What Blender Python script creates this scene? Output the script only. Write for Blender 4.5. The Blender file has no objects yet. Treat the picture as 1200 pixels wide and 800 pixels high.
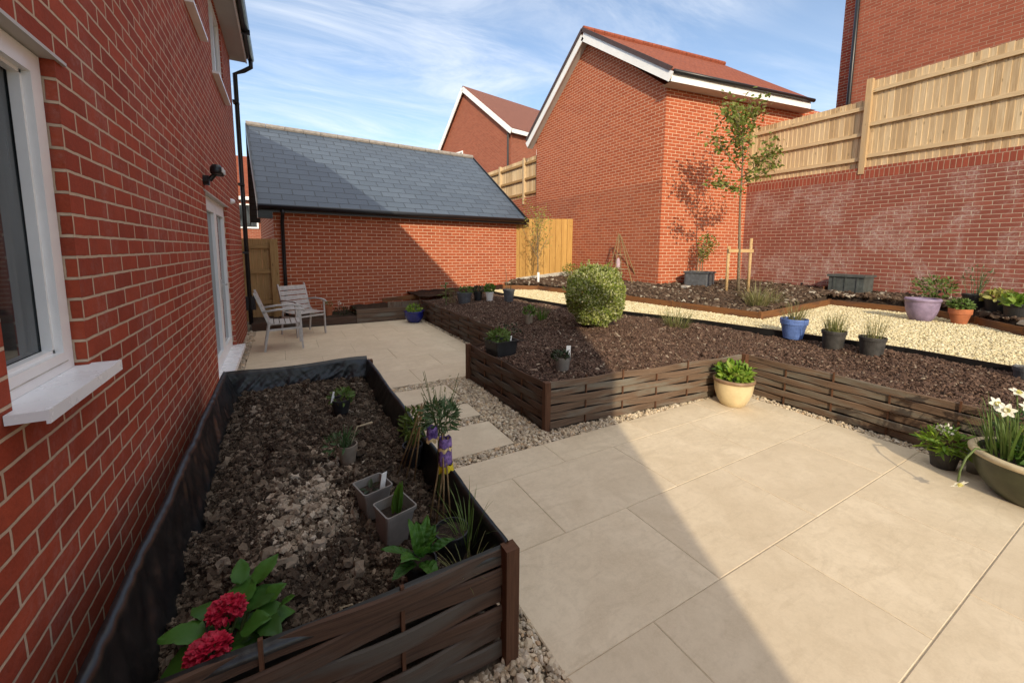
import bpy, bmesh, math, random
import numpy as np
from mathutils import Vector, Matrix, noise as mnoise
random.seed(7); rng = np.random.default_rng(7)
S = bpy.context.scene; COL = S.collection
R = math.radians; PI = math.pi; U = random.uniform

# ------------------------------------------------------------------ mesh builder
class MB:
    def __init__(s): s.v = []; s.f = []; s.uv = []; s.mi = []
    def add(s, vs, fs, mi=0, uvs=None):
        o = len(s.v); s.v += [tuple(p) for p in vs]
        for i, f in enumerate(fs):
            s.f.append(tuple(o + k for k in f)); s.mi.append(mi); s.uv.append(uvs[i] if uvs else None)
    def quad(s, a, b, c, d, mi=0, uv=None): s.add([a, b, c, d], [(0, 1, 2, 3)], mi, [uv] if uv else None)
    def box(s, x0, x1, y0, y1, z0, z1, mi=0):
        s.add([(x0,y0,z0),(x1,y0,z0),(x1,y1,z0),(x0,y1,z0),(x0,y0,z1),(x1,y0,z1),(x1,y1,z1),(x0,y1,z1)],
              [(0,3,2,1),(4,5,6,7),(0,1,5,4),(1,2,6,5),(2,3,7,6),(3,0,4,7)], mi)
    def bar(s, a, b, w, h, up=(0,0,1), mi=0, w2=None, h2=None, uvl=True):
        """square-section bar from a to b; w across, h along up"""
        a = Vector(a); b = Vector(b); d = (b - a); L = d.length; d.normalize(); up = Vector(up)
        sd = d.cross(up)
        if sd.length < 1e-4: sd = d.cross(Vector((1,0,0)))
        sd.normalize(); u = sd.cross(d)
        w2 = w if w2 is None else w2; h2 = h if h2 is None else h2
        P = []
        for c, ww, hh in ((a, w, h), (b, w2, h2)):
            for i, j in ((-1,-1),(1,-1),(1,1),(-1,1)): P.append(c + sd*ww/2*i + u*hh/2*j)
        q = lambda h_: ((0,0),(0,h_),(L,h_),(L,0))
        r0 = U(0, 9); r1 = U(0, 9)
        uvs = [((0,0),(w,0),(w,h),(0,h)), ((0,0),(w,0),(w,h),(0,h))] + [tuple((x_ + r0, y_ + r1 + .1*k) for x_, y_ in ((0,0),(0,hh),(L,hh),(L,0))) for k, hh in enumerate((w, h, w, h))]
        s.add(P, [(0,3,2,1)[::-1][::-1], (4,5,6,7), (0,1,5,4), (1,2,6,5), (2,3,7,6), (3,0,4,7)], mi,
              [uvs[0], uvs[1]] + [(u_[0], u_[1], u_[2], u_[3]) for u_ in uvs[2:]])
    def tube(s, pts, rad, n=8, mi=0, cap=True):
        pts = [Vector(p) for p in pts]
        if not hasattr(rad, '__len__'): rad = [rad]*len(pts)
        rings = []; prev = None
        for i, p in enumerate(pts):
            d = (pts[min(i+1, len(pts)-1)] - pts[max(i-1, 0)]).normalized()
            if prev is None:
                a = d.orthogonal().normalized()
            else:
                a = (prev - d*prev.dot(d)); a = a.normalized() if a.length > 1e-5 else d.orthogonal().normalized()
            prev = a; b = d.cross(a)
            rings.append([p + (a*math.cos(2*PI*k/n) + b*math.sin(2*PI*k/n))*rad[i] for k in range(n)])
        V = [q for r in rings for q in r]; F = []
        for i in range(len(pts)-1):
            for k in range(n): F.append((i*n+k, i*n+(k+1)%n, (i+1)*n+(k+1)%n, (i+1)*n+k))
        if cap: F += [tuple(range(n))[::-1], tuple((len(pts)-1)*n+k for k in range(n))]
        s.add(V, F, mi)
    def lathe(s, prof, c=(0,0,0), n=32, mi=0, sx=1, sy=1):
        V = []; F = []
        for r, z in prof:
            for k in range(n): V.append((c[0]+r*sx*math.cos(2*PI*k/n), c[1]+r*sy*math.sin(2*PI*k/n), c[2]+z))
        for i in range(len(prof)-1):
            for k in range(n): F.append((i*n+k, i*n+(k+1)%n, (i+1)*n+(k+1)%n, (i+1)*n+k))
        s.add(V, F, mi)
    def disc(s, c, r, n=24, mi=0, bump=0, sq=False):
        V = [(c[0], c[1], c[2]+bump)]; m = 4
        for j in range(1, m+1):
            for k in range(n):
                a = 2*PI*k/n; rr = r*j/m
                V.append((c[0]+rr*math.cos(a), c[1]+rr*math.sin(a), c[2]+bump*(1-j/m)+(U(-.2,.2)*r*.15 if j < m else 0)))
        F = [(0, 1+k, 1+(k+1)%n) for k in range(n)]
        for j in range(m-1):
            for k in range(n): F.append((1+j*n+k, 1+(j+1)*n+k, 1+(j+1)*n+(k+1)%n, 1+j*n+(k+1)%n))
        s.add(V, F, mi)
    def leaf(s, p, d, L, W, up=(0,0,1), droop=.3, fold=.25, n=4, mi=0, tip=.9):
        p = Vector(p); d = Vector(d).normalized(); up = Vector(up)
        sd = d.cross(up)
        if sd.length < 1e-3: sd = d.orthogonal()
        sd.normalize(); nn = sd.cross(d).normalized()
        V = []; F = []
        for i in range(n+1):
            t = i/n; w = W/2*math.sin(PI*min(1, (t*tip+.06)))**.8
            c = p + d*L*t + nn*(-droop*L*t*t)
            V += [c - sd*w + nn*w*fold, c, c + sd*w + nn*w*fold]
        for i in range(n):
            F += [(3*i, 3*i+1, 3*i+4, 3*i+3), (3*i+1, 3*i+2, 3*i+5, 3*i+4)]
        s.add(V, F, mi)
    def broad(s, p, d, L, W, droop=.4, cup=.25, n=9, mi=0):
        """broad ovate leaf: five columns, toothed edge, quilted between the veins"""
        p = Vector(p); d = Vector(d).normalized(); sd = d.cross(Vector((0,0,1)))
        if sd.length < 1e-3: sd = d.orthogonal()
        sd.normalize(); nn = sd.cross(d).normalized(); V = []; F = []; tw = U(-.25,.25); wv = U(0,6); bend = U(-.25,.25)
        for i in range(n+1):
            t = i/n; w = W/2*math.sin(PI*min(1, t**.82*.97+.03))**.75*(1+.05*(-1)**i)
            c = p + d*L*t + nn*(-droop*L*t*t) + sd*(bend*L*t*t*.5)
            for j in (-2, -1, 0, 1, 2):
                u = j/2; q = (.085*W if abs(j) == 1 else 0)*(1 if i % 2 else .1)
                V.append(c + sd*w*u + nn*(w*abs(u)*cup*.8 + w*u*tw + q + (.05*W*math.sin(t*9+wv+j) if abs(j) == 2 else 0)))
        for i in range(n):
            for j in range(4): F.append((5*i+j, 5*i+j+1, 5*i+j+6, 5*i+j+5))
        s.add(V, F, mi)
    def blade(s, p, d, L, W, droop=.5, n=5, mi=0):
        p = Vector(p); d = Vector(d).normalized(); h = Vector((d.x, d.y, 0))
        h = h.normalized() if h.length > 1e-4 else Vector((1,0,0)); sd = h.cross(Vector((0,0,1))); V = []; F = []
        c = p.copy(); dd = d.copy()
        for i in range(n+1):
            t = i/n; w = W/2*(1 - t**2*.95)
            V += [c - sd*w, c + sd*w]
            dd = (dd + Vector((h.x*.6, h.y*.6, -1))*droop*(t+.1)/n*1.6).normalized(); c = c + dd*L/n
        for i in range(n): F.append((2*i, 2*i+1, 2*i+3, 2*i+2))
        s.add(V, F, mi)
    def build(s, name, mats, parent=None, smooth=False, org=None):
        if not isinstance(mats, (list, tuple)): mats = [mats]
        o3 = Vector((0,0,0)); par = parent
        while par is not None: o3 = o3 + Vector(par.location); par = par.parent
        if org is not None: o3 = o3 + Vector(org)
        me = bpy.data.meshes.new(name)
        V = [(x-o3.x, y-o3.y, z-o3.z) for x, y, z in s.v]
        me.from_pydata(V, [], s.f); ul = me.uv_layers.new(name='UVMap'); data = []
        for f, uv in zip(s.f, s.uv):
            if uv is not None: data += [c for q in uv for c in q]; continue
            a, b, c = Vector(s.v[f[0]]), Vector(s.v[f[1]]), Vector(s.v[f[2]])
            n = (b-a).cross(c-a)
            if len(f) > 3 and n.length < 1e-10: n = (c-a).cross(Vector(s.v[f[3]])-a)
            ax, ay, az = abs(n.x), abs(n.y), abs(n.z)
            for k in f:
                x, y, z = s.v[k]
                data += [y, z] if ax >= ay and ax >= az else ([x, z] if ay >= az else [x, y])
        ul.data.foreach_set('uv', data)
        me.polygons.foreach_set('material_index', s.mi)
        if smooth: me.polygons.foreach_set('use_smooth', [True]*len(s.f))
        for m in mats: me.materials.append(m)
        me.update()
        ob = bpy.data.objects.new(name, me); COL.objects.link(ob)
        if parent: ob.parent = parent
        if org is not None: ob.location = org
        return ob

def tag(o, label=None, cat=None, group=None, kind=None):
    if label: o['label'] = label
    if cat: o['category'] = cat
    if group: o['group'] = group
    if kind: o['kind'] = kind
    return o
def thing(name, loc, label, cat, group=None):
    o = bpy.data.objects.new(name, None); COL.objects.link(o); o.location = loc
    o.empty_display_size = .1
    return tag(o, label, cat, group)
def copy_tree(o, parent=None):
    c = o.copy(); COL.objects.link(c)
    if parent: c.parent = parent
    for ch in list(o.children): copy_tree(ch, c)
    return c

# ------------------------------------------------------------------ materials
def nodes(name):
    m = bpy.data.materials.new(name); m.use_nodes = True; nt = m.node_tree
    return m, nt, nt.nodes['Principled BSDF'], nt.nodes.new, nt.links.new
def setv(b, **k):
    for n, v in k.items():
        b.inputs[n.replace('_', ' ')].default_value = v
def ramp(N, stops, interp='LINEAR'):
    r = N('ShaderNodeValToRGB'); r.color_ramp.interpolation = interp; e = r.color_ramp.elements
    while len(e) < len(stops): e.new(.5)
    for q, (p, c) in zip(e, stops): q.position = p; q.color = (c[0], c[1], c[2], 1)
    return r
def mixc(N, L, f, a, b, mode='MIX'):
    m = N('ShaderNodeMix'); m.data_type = 'RGBA'; m.blend_type = mode
    for i, v in ((0, f), (6, a), (7, b)):
        if hasattr(v, 'is_output'): L(v, m.inputs[i])
        elif i == 0: m.inputs[0].default_value = v
        else: m.inputs[i].default_value = (v[0], v[1], v[2], 1)
    return m.outputs[2]
def math_(N, L, op, a, b=0.0, c=None, clamp=False):
    m = N('ShaderNodeMath'); m.operation = op; m.use_clamp = clamp
    for i, v in enumerate((a, b, c)):
        if v is None: continue
        if hasattr(v, 'is_output'): L(v, m.inputs[i])
        else: m.inputs[i].default_value = v
    return m.outputs[0]
def noise_(N, L, vec, scale, detail=4, rough=.6, dist=0):
    n = N('ShaderNodeTexNoise'); n.inputs['Scale'].default_value = scale; n.inputs['Detail'].default_value = detail
    n.inputs['Roughness'].default_value = rough; n.inputs['Distortion'].default_value = dist
    if vec is not None: L(vec, n.inputs['Vector'])
    return n.outputs['Fac']
def mapping(N, L, vec, scale=(1,1,1), loc=(0,0,0)):
    m = N('ShaderNodeMapping'); L(vec, m.inputs[0]); m.inputs['Scale'].default_value = scale; m.inputs['Location'].default_value = loc
    return m.outputs[0]
def bump(N, L, b, h, strength=.5, dist=.01):
    n = N('ShaderNodeBump'); n.inputs['Strength'].default_value = strength; n.inputs['Distance'].default_value = dist
    L(h, n.inputs['Height']); L(n.outputs[0], b.inputs['Normal'])

def brick_mat(name, c1, c2, mortar, white=0, rough=.9, bw=.2345, bh=.0781, ms=.0062, dark=(.05,.02,.015), darkamt=.15, soldier=False, wob=.004, bstr=.7):
    m, nt, b, N, L = nodes(name); tc = N('ShaderNodeTexCoord'); uv = tc.outputs['UV']
    nz = N('ShaderNodeTexNoise'); nz.inputs['Scale'].default_value = 14; nz.inputs['Detail'].default_value = 3; L(uv, nz.inputs['Vector'])
    sub = N('ShaderNodeVectorMath'); sub.operation = 'MULTIPLY_ADD'; L(nz.outputs['Color'], sub.inputs[0])
    sub.inputs[1].default_value = (wob, wob, 0); L(uv, sub.inputs[2])
    bt = N('ShaderNodeTexBrick'); L(sub.outputs[0], bt.inputs['Vector'])
    for k, v in (('Scale', 1), ('Mortar Size', ms), ('Mortar Smooth', .25), ('Bias', 0), ('Brick Width', bw), ('Row Height', bh)): bt.inputs[k].default_value = v
    bt.inputs['Color1'].default_value = (0,0,0,1); bt.inputs['Color2'].default_value = (1,1,1,1); bt.inputs['Mortar'].default_value = (.5,.5,.5,1)
    fac = bt.outputs['Fac']
    col = mixc(N, L, bt.outputs['Color'], c1, c2)
    n1 = noise_(N, L, uv, 2.2, 5); n2 = noise_(N, L, uv, 70, 4, .7); n3 = noise_(N, L, uv, 9, 4, .65)
    col = mixc(N, L, math_(N, L, 'MULTIPLY', n3, darkamt*2, clamp=True), col, dark)
    col = mixc(N, L, math_(N, L, 'MULTIPLY', n2, .35), col, [x*1.5 for x in c2])
    mc = mixc(N, L, noise_(N, L, uv, 18, 4), [x*.6 for x in mortar], [min(1, x*1.2) for x in mortar])
    col = mixc(N, L, fac, col, mc)
    if white:
        sx = mapping(N, L, uv, (1.2, .8, 1)); w1 = noise_(N, L, sx, 1.6, 6, .75, .6); w2 = noise_(N, L, uv, 26, 5, .8)
        w = math_(N, L, 'MULTIPLY', ramp_out(N, L, w1, .44, .74), ramp_out(N, L, w2, .34, .66))
        col = mixc(N, L, math_(N, L, 'MULTIPLY', w, white), col, (.55,.48,.45))
    L(col, b.inputs['Base Color'])
    h = math_(N, L, 'SUBTRACT', math_(N, L, 'MULTIPLY', n2, .28), math_(N, L, 'MULTIPLY', fac, 1.0))
    h = math_(N, L, 'ADD', h, math_(N, L, 'MULTIPLY', n3, .35))
    bump(N, L, b, h, bstr, .008); setv(b, Roughness=rough, Specular_IOR_Level=.25)
    return m
def ramp_out(N, L, v, a, b_):
    r = N('ShaderNodeMapRange'); r.interpolation_type = 'SMOOTHSTEP'; L(v, r.inputs[0]); r.inputs[1].default_value = a; r.inputs[2].default_value = b_
    return r.outputs[0]

def tile_mat(name, c1, c2, bw, bh, gap=(.02,.02,.02), rough=.7, ms=.004, spec=.3):
    m, nt, b, N, L = nodes(name); uv = N('ShaderNodeTexCoord').outputs['UV']
    bt = N('ShaderNodeTexBrick'); L(uv, bt.inputs['Vector'])
    for k, v in (('Scale', 1), ('Mortar Size', ms), ('Mortar Smooth', .1), ('Bias', 0), ('Brick Width', bw), ('Row Height', bh)): bt.inputs[k].default_value = v
    bt.inputs['Color1'].default_value = (*c1, 1); bt.inputs['Color2'].default_value = (*c2, 1); bt.inputs['Mortar'].default_value = (*gap, 1)
    n = noise_(N, L, uv, 3, 5, .7); n2 = noise_(N, L, uv, 40, 4, .7)
    col = mixc(N, L, math_(N, L, 'MULTIPLY', n, .5), bt.outputs['Color'], [x*.55 for x in c1])
    col = mixc(N, L, math_(N, L, 'MULTIPLY', n2, .35), col, [min(1, x*1.6) for x in c2]); L(col, b.inputs['Base Color'])
    sp = N('ShaderNodeSeparateXYZ'); L(uv, sp.inputs[0])
    saw = math_(N, L, 'FRACT', math_(N, L, 'DIVIDE', sp.outputs[1], bh))
    h = math_(N, L, 'SUBTRACT', math_(N, L, 'MULTIPLY', math_(N, L, 'SUBTRACT', 1.0, saw), 1.0), math_(N, L, 'MULTIPLY', bt.outputs['Fac'], .6))
    h = math_(N, L, 'ADD', h, math_(N, L, 'MULTIPLY', n2, .15))
    bump(N, L, b, h, .8, .014); setv(b, Roughness=rough, Specular_IOR_Level=spec)
    return m

def plain(name, c, rough=.5, metal=0, var=.25, scale=12, bmp=.05, spec=.4, c2=None):
    m, nt, b, N, L = nodes(name); tc = N('ShaderNodeTexCoord').outputs['Object']
    n = noise_(N, L, tc, scale, 5, .65)
    col = mixc(N, L, ramp_out(N, L, n, .3, .75), [x*(1-var) for x in c], c2 or [min(1, x*(1+var)) for x in c]); L(col, b.inputs['Base Color'])
    r = N('ShaderNodeMapRange'); L(n, r.inputs[0]); r.inputs[3].default_value = max(0, rough-.12); r.inputs[4].default_value = min(1, rough+.12); L(r.outputs[0], b.inputs['Roughness'])
    setv(b, Metallic=metal, Specular_IOR_Level=spec)
    if bmp: bump(N, L, b, noise_(N, L, tc, scale*6, 4, .7), bmp, .01)
    return m
def wood_mat(name, c1, c2, c3=None, rough=.75, grain=70, patch=1.5, bstr=.4, isl=.5):
    """UV: u runs along the grain"""
    m, nt, b, N, L = nodes(name); uv = N('ShaderNodeTexCoord').outputs['UV']; g = N('ShaderNodeNewGeometry')
    s = mapping(N, L, uv, (2.5, grain, 1)); n = noise_(N, L, s, 1, 5, .7, .4)
    s2 = mapping(N, L, uv, (patch, patch*4, 1)); n2 = noise_(N, L, s2, 1, 4, .6)
    col = mixc(N, L, ramp_out(N, L, n, .3, .72), c1, c2)
    if c3: col = mixc(N, L, ramp_out(N, L, n2, .45, .65), col, c3)
    col = mixc(N, L, math_(N, L, 'MULTIPLY', g.outputs['Random Per Island'], isl), col, mixc(N, L, .6, col, (.5,.4,.3), 'MULTIPLY'))
    k = mapping(N, L, uv, (3.0, 9.0, 1)); v = N('ShaderNodeTexVoronoi'); L(k, v.inputs['Vector']); v.inputs['Scale'].default_value = 1
    kn = math_(N, L, 'SUBTRACT', 1.0, ramp_out(N, L, v.outputs['Distance'], .07, .14))
    col = mixc(N, L, math_(N, L, 'MULTIPLY', kn, .6), col, [x*.35 for x in c1]); L(col, b.inputs['Base Color'])
    bump(N, L, b, n, bstr, .006); setv(b, Roughness=rough, Specular_IOR_Level=.25)
    return m
def island_mat(name, stops, rough=.85, bscale=60, bstr=.5, spec=.2, trans=0, bdist=.004, interp='LINEAR', var=.35):
    """colour picked per loose piece (stone, chip, leaf)"""
    m, nt, b, N, L = nodes(name); g = N('ShaderNodeNewGeometry'); tc = N('ShaderNodeTexCoord').outputs['Object']
    r = ramp(N, stops, interp); L(g.outputs['Random Per Island'], r.inputs[0])
    n = noise_(N, L, tc, bscale, 4, .7)
    col = mixc(N, L, math_(N, L, 'MULTIPLY', n, var*1.6), r.outputs[0], mixc(N, L, 1, r.outputs[0], (.5,.5,.5), 'MULTIPLY')); L(col, b.inputs['Base Color'])
    setv(b, Roughness=rough, Specular_IOR_Level=spec)
    if bstr: bump(N, L, b, n, bstr, bdist)
    if trans:
        tr = N('ShaderNodeBsdfTranslucent'); L(col, tr.inputs[0]); mx = N('ShaderNodeMixShader'); mx.inputs[0].default_value = trans
        L(b.outputs[0], mx.inputs[1]); L(tr.outputs[0], mx.inputs[2]); L(mx.outputs[0], nt.nodes['Material Output'].inputs[0])
    return m
def leafm(name, *cols, trans=.3, rough=.5, spec=.35):
    return island_mat(name, [(i/max(1, len(cols)-1), c) for i, c in enumerate(cols)], rough, 30, .15, spec, trans, .003, var=.2)
def glass_mat(name, c=(.02,.025,.028)):
    m, nt, b, N, L = nodes(name); tc = N('ShaderNodeTexCoord').outputs['Object']
    col = mixc(N, L, ramp_out(N, L, noise_(N, L, mapping(N, L, tc, (1, 3, .3)), 2.5, 2), .4, .65), c, [x*3.2+.012 for x in c]); L(col, b.inputs['Base Color'])
    setv(b, Roughness=.04, Specular_IOR_Level=.8); bump(N, L, b, noise_(N, L, tc, 1.5, 1), .03, .02)
    return m

M = {}
M['brick_dark'] = brick_mat('red_brick', (.255,.036,.017), (.47,.082,.036), (.62,.46,.325), wob=.0075, darkamt=.38, bstr=1.0, white=.22, ms=.0064)
M['brick_orange'] = brick_mat('orange_brick', (.31,.066,.026), (.47,.125,.052), (.78,.57,.40), dark=(.2,.035,.02), darkamt=.3)
M['brick_purple'] = brick_mat('plum_brick', (.195,.058,.041), (.28,.088,.061), (.50,.38,.29), white=.8, dark=(.12,.035,.03), darkamt=.3)
M['brick_base'] = brick_mat('plinth_brick', (.265,.060,.027), (.42,.114,.049), (.60,.43,.30), white=.08, dark=(.14,.035,.025), darkamt=.3)
M['brick_soldier'] = brick_mat('coping_brick', (.22,.052,.033), (.31,.075,.045), (.46,.32,.23), bw=.0781, bh=.30)
M['brick_far'] = brick_mat('far_brick', (.22,.062,.036), (.33,.10,.058), (.42,.27,.19), dark=(.2,.05,.03))
M['slate'] = tile_mat('slate_tile', (.048,.068,.100), (.082,.110,.150), .45, .245, (.006,.008,.011), .5, .012, .4)
M['tile_red'] = tile_mat('clay_tile', (.20,.050,.024), (.29,.080,.036), .17, .11, (.06,.02,.012), .85)
M['tile_brown'] = tile_mat('brown_tile', (.19,.075,.052), (.25,.10,.068), .17, .11, (.05,.02,.015), .85)
M['white'] = plain('white_upvc', (.86,.86,.85), .35, var=.04, scale=4, bmp=.02)
M['whitesill'] = plain('white_sill', (.84,.86,.88), .28, var=.02, scale=6, bmp=.02)
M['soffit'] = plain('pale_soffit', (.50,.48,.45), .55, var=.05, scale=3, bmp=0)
M['black'] = plain('black_plastic', (.014,.014,.016), .35, var=.2, scale=8)
M['fascia'] = plain('dark_fascia', (.035,.036,.04), .45, var=.15)
M['lead'] = plain('ridge_tile_clay', (.30,.27,.24), .8, var=.2)
M['ridge_red'] = plain('ridge_tile_red', (.27,.07,.035), .85, var=.25)
M['dryverge'] = plain('dark_verge', (.07,.045,.045), .7, var=.2)
M['glass'] = glass_mat('window_glass')
M['liner'] = plain('black_liner', (.010,.010,.011), .34, var=.3, scale=9, bmp=.08, spec=.5, c2=(.014,.014,.0145))
M['plank'] = wood_mat('stained_plank', (.060,.036,.025), (.125,.072,.047), (.105,.092,.077), grain=80, rough=.7, isl=.7)
M['plankbare'] = wood_mat('weathered_plank', (.10,.064,.043), (.20,.135,.092), (.18,.165,.135), grain=80, rough=.7, isl=.7)
M['post'] = wood_mat('stained_post', (.075,.034,.018), (.14,.066,.036), grain=60)
M['edging'] = wood_mat('edging_timber', (.15,.066,.026), (.27,.12,.045), (.12,.06,.035), grain=50, isl=.5)
M['fence'] = wood_mat('fence_board', (.56,.41,.235), (.82,.67,.44), (.66,.51,.315), grain=60, isl=1.0, bstr=.25)
M['fencepost'] = wood_mat('fence_post', (.46,.31,.16), (.62,.45,.26), (.48,.36,.22), grain=45)
M['fenceyel'] = wood_mat('new_fence_board', (.44,.25,.070), (.60,.37,.125), (.50,.29,.09), grain=50, isl=.8, bstr=.25)
M['fencebrown'] = wood_mat('brown_fence_board', (.34,.20,.075), (.50,.32,.14), grain=55, isl=.8)
M['stake'] = wood_mat('stake_wood', (.42,.27,.12), (.60,.42,.22), grain=40, isl=.3)
M['bamboo'] = wood_mat('bamboo_cane', (.20,.13,.06), (.34,.25,.13), grain=20, isl=.8)
M['concrete'] = plain('concrete', (.46,.43,.38), .9, var=.25, scale=9, bmp=.3)
M['grout'] = plain('grout', (.42,.345,.245), .95, var=.2, scale=20, bmp=.2)
M['terracotta'] = plain('terracotta', (.42,.14,.06), .85, var=.2, scale=9, bmp=.1)
M['greypot'] = plain('grey_plastic', (.20,.185,.165), .55, var=.15, scale=14)
M['tanpot'] = plain('taupe_plastic', (.26,.22,.17), .6, var=.15, scale=14)
M['blackpot'] = plain('black_pot_plastic', (.022,.022,.023), .5, var=.3, scale=10)
M['blackpot2'] = plain('dusty_black_pot', (.045,.042,.040), .6, var=.4, scale=12)
M['blueglaze'] = plain('blue_glaze', (.035,.085,.32), .25, var=.3, scale=10, bmp=.03, spec=.6)
M['bluepaint'] = plain('blue_painted_clay', (.10,.17,.42), .5, var=.25, scale=14)
M['cobalt'] = plain('cobalt_glaze', (.012,.02,.17), .18, var=.3, scale=6, bmp=.02, spec=.6)
M['lilac'] = plain('lilac_glaze', (.26,.20,.30), .5, var=.25, scale=9, bmp=.06)
M['cream'] = plain('cream_glaze', (.62,.50,.29), .3, var=.1, scale=9, bmp=.03, spec=.5)
M['browntrim'] = plain('brown_rim', (.24,.15,.09), .4, var=.2)
M['olive'] = plain('olive_glaze', (.052,.055,.024), .35, var=.3, scale=7, bmp=.05, spec=.5)
M['rimpale'] = plain('pale_rim', (.50,.42,.27), .45, var=.15)
M['grey_metal'] = plain('grey_painted_metal', (.46,.44,.42), .45, metal=.1, var=.15, scale=20)
M['slategrey'] = plain('slate_grey_planter', (.085,.09,.10), .6, var=.25, scale=14)
M['crate'] = plain('green_grey_crate', (.075,.085,.082), .6, var=.25, scale=8)
M['tag'] = plain('white_label', (.75,.75,.72), .5, var=.06, bmp=0)
M['purple'] = plain('purple_fabric', (.085,.035,.22), .6, var=.5, scale=38, c2=(.30,.19,.50))
M['yellow'] = plain('yellow_trim', (.62,.50,.02), .6, var=.15, scale=30)
M['paleyellow'] = plain('cream_trim', (.70,.55,.28), .6, var=.15, scale=30)
M['pink'] = plain('pink_fabric', (.46,.34,.38), .8, var=.2)
M['soilpot'] = plain('potting_soil', (.045,.03,.02), .95, var=.5, scale=60, bmp=.8)
M['bark'] = plain('tree_bark', (.20,.155,.10), .85, var=.35, scale=30, bmp=.5)
M['stem'] = plain('green_stem', (.10,.14,.04), .7, var=.3, bmp=0)
M['drystem'] = plain('dry_stem', (.36,.30,.20), .8, var=.3, bmp=0)
M['clear'] = plain('clear_plastic', (.30,.31,.30), .15, var=.2, spec=.6)
# leaves
M['l_bush'] = leafm('variegated_leaf', (.27,.34,.04), (.17,.24,.035), (.44,.48,.10), (.11,.16,.03), (.64,.65,.34), (.46,.50,.13), (.72,.72,.50), trans=.4)
M['l_tree'] = leafm('sapling_leaf', (.12,.175,.025), (.18,.24,.04), (.25,.27,.065), (.14,.20,.03), (.22,.15,.05), trans=.3)
M['l_green'] = leafm('green_leaf', (.05,.12,.015), (.085,.19,.02), (.13,.25,.035), trans=.35)
M['l_mid'] = leafm('mid_green_leaf', (.07,.13,.02), (.11,.18,.035), (.16,.23,.06), trans=.3)
M['l_dark'] = leafm('dark_leaf', (.018,.035,.012), (.03,.05,.016), (.05,.035,.025), trans=.15)
M['l_lime'] = leafm('lime_leaf', (.15,.28,.02), (.24,.36,.035), (.10,.22,.02), (.34,.42,.08), trans=.3)
M['l_hyd'] = leafm('broad_leaf', (.05,.15,.018), (.075,.20,.025), (.04,.115,.018), trans=.3)
M['l_olive'] = leafm('olive_grass', (.11,.14,.03), (.18,.19,.06), (.27,.25,.11), (.07,.10,.02), trans=.25)
M['l_straw'] = leafm('straw_grass', (.24,.21,.09), (.12,.15,.03), (.34,.29,.15), (.18,.17,.05), trans=.25)
M['l_lav'] = leafm('feathery_leaf', (.045,.10,.03), (.07,.14,.05), (.13,.18,.09), trans=.25)
M['l_yel'] = leafm('pale_catkin_leaf', (.36,.34,.07), (.28,.30,.06), (.45,.40,.14), trans=.3)
M['red'] = leafm('red_petal', (.42,.008,.03), (.60,.018,.06), (.32,.006,.025), trans=.25)
M['whitepetal'] = leafm('white_petal', (.78,.78,.66), (.82,.80,.72), trans=.25)
M['yelpetal'] = leafm('yellow_petal', (.72,.66,.10), (.66,.62,.22), (.75,.72,.3), trans=.25)
# loose ground
M['pebble'] = island_mat('pebble', [(0,(.27,.215,.155)), (.2,(.52,.42,.29)), (.4,(.70,.58,.42)), (.6,(.43,.36,.28)), (.75,(.75,.65,.48)), (.88,(.56,.38,.22)), (1,(.80,.73,.60))], .7)
M['golden'] = island_mat('golden_stone', [(0,(.52,.43,.24)), (.3,(.70,.61,.38)), (.6,(.79,.71,.48)), (.8,(.62,.52,.31)), (1,(.85,.79,.58))], .75)
M['bark_chip'] = island_mat('bark_chip', [(0,(.050,.029,.021)), (.35,(.105,.061,.043)), (.6,(.165,.100,.070)), (.85,(.080,.049,.037)), (.95,(.22,.145,.10)), (1,(.40,.33,.25))], .85)
M['clod'] = island_mat('clay_clod', [(0,(.038,.026,.018)), (.45,(.078,.056,.039)), (.75,(.125,.092,.065)), (.93,(.18,.14,.10)), (1,(.26,.21,.16))], .95, 45, .8)
M['clodpale'] = island_mat('dry_clod', [(0,(.16,.125,.09)), (.4,(.30,.24,.175)), (.8,(.42,.345,.26)), (1,(.56,.48,.38))], .95, 45, .8)
M['flint'] = island_mat('flint_soil', [(0,(.045,.028,.018)), (.55,(.095,.060,.040)), (.86,(.14,.095,.066)), (.95,(.27,.22,.16)), (1,(.50,.45,.37))], .85)
def ground_mat(name, c1, c2, scale=18, bstr=1.0, dist=.03):
    m, nt, b, N, L = nodes(name); tc = N('ShaderNodeTexCoord').outputs['Object']
    n = noise_(N, L, tc, scale, 6, .75); n2 = noise_(N, L, tc, 1.3, 4, .6)
    col = mixc(N, L, ramp_out(N, L, n, .3, .7), c1, c2); col = mixc(N, L, math_(N, L, 'MULTIPLY', n2, .5), col, [x*.55 for x in c1]); L(col, b.inputs['Base Color'])
    bump(N, L, b, n, bstr, dist); setv(b, Roughness=.95, Specular_IOR_Level=.15)
    return m
M['soil'] = ground_mat('dark_soil', (.040,.026,.018), (.085,.058,.040))
M['mulchbase'] = ground_mat('mulch_base', (.030,.018,.013), (.065,.038,.027), 40)
M['upsoil'] = ground_mat('stony_soil', (.040,.026,.018), (.10,.07,.05), 30)
M['goldbase'] = ground_mat('gravel_base', (.42,.33,.18), (.62,.52,.30), 60, .8, .012)
M['gravbase'] = ground_mat('grit_base', (.14,.11,.08), (.30,.24,.17), 70, .8, .01)
M['earth'] = ground_mat('earth', (.10,.08,.05), (.17,.14,.09), 4)
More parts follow.
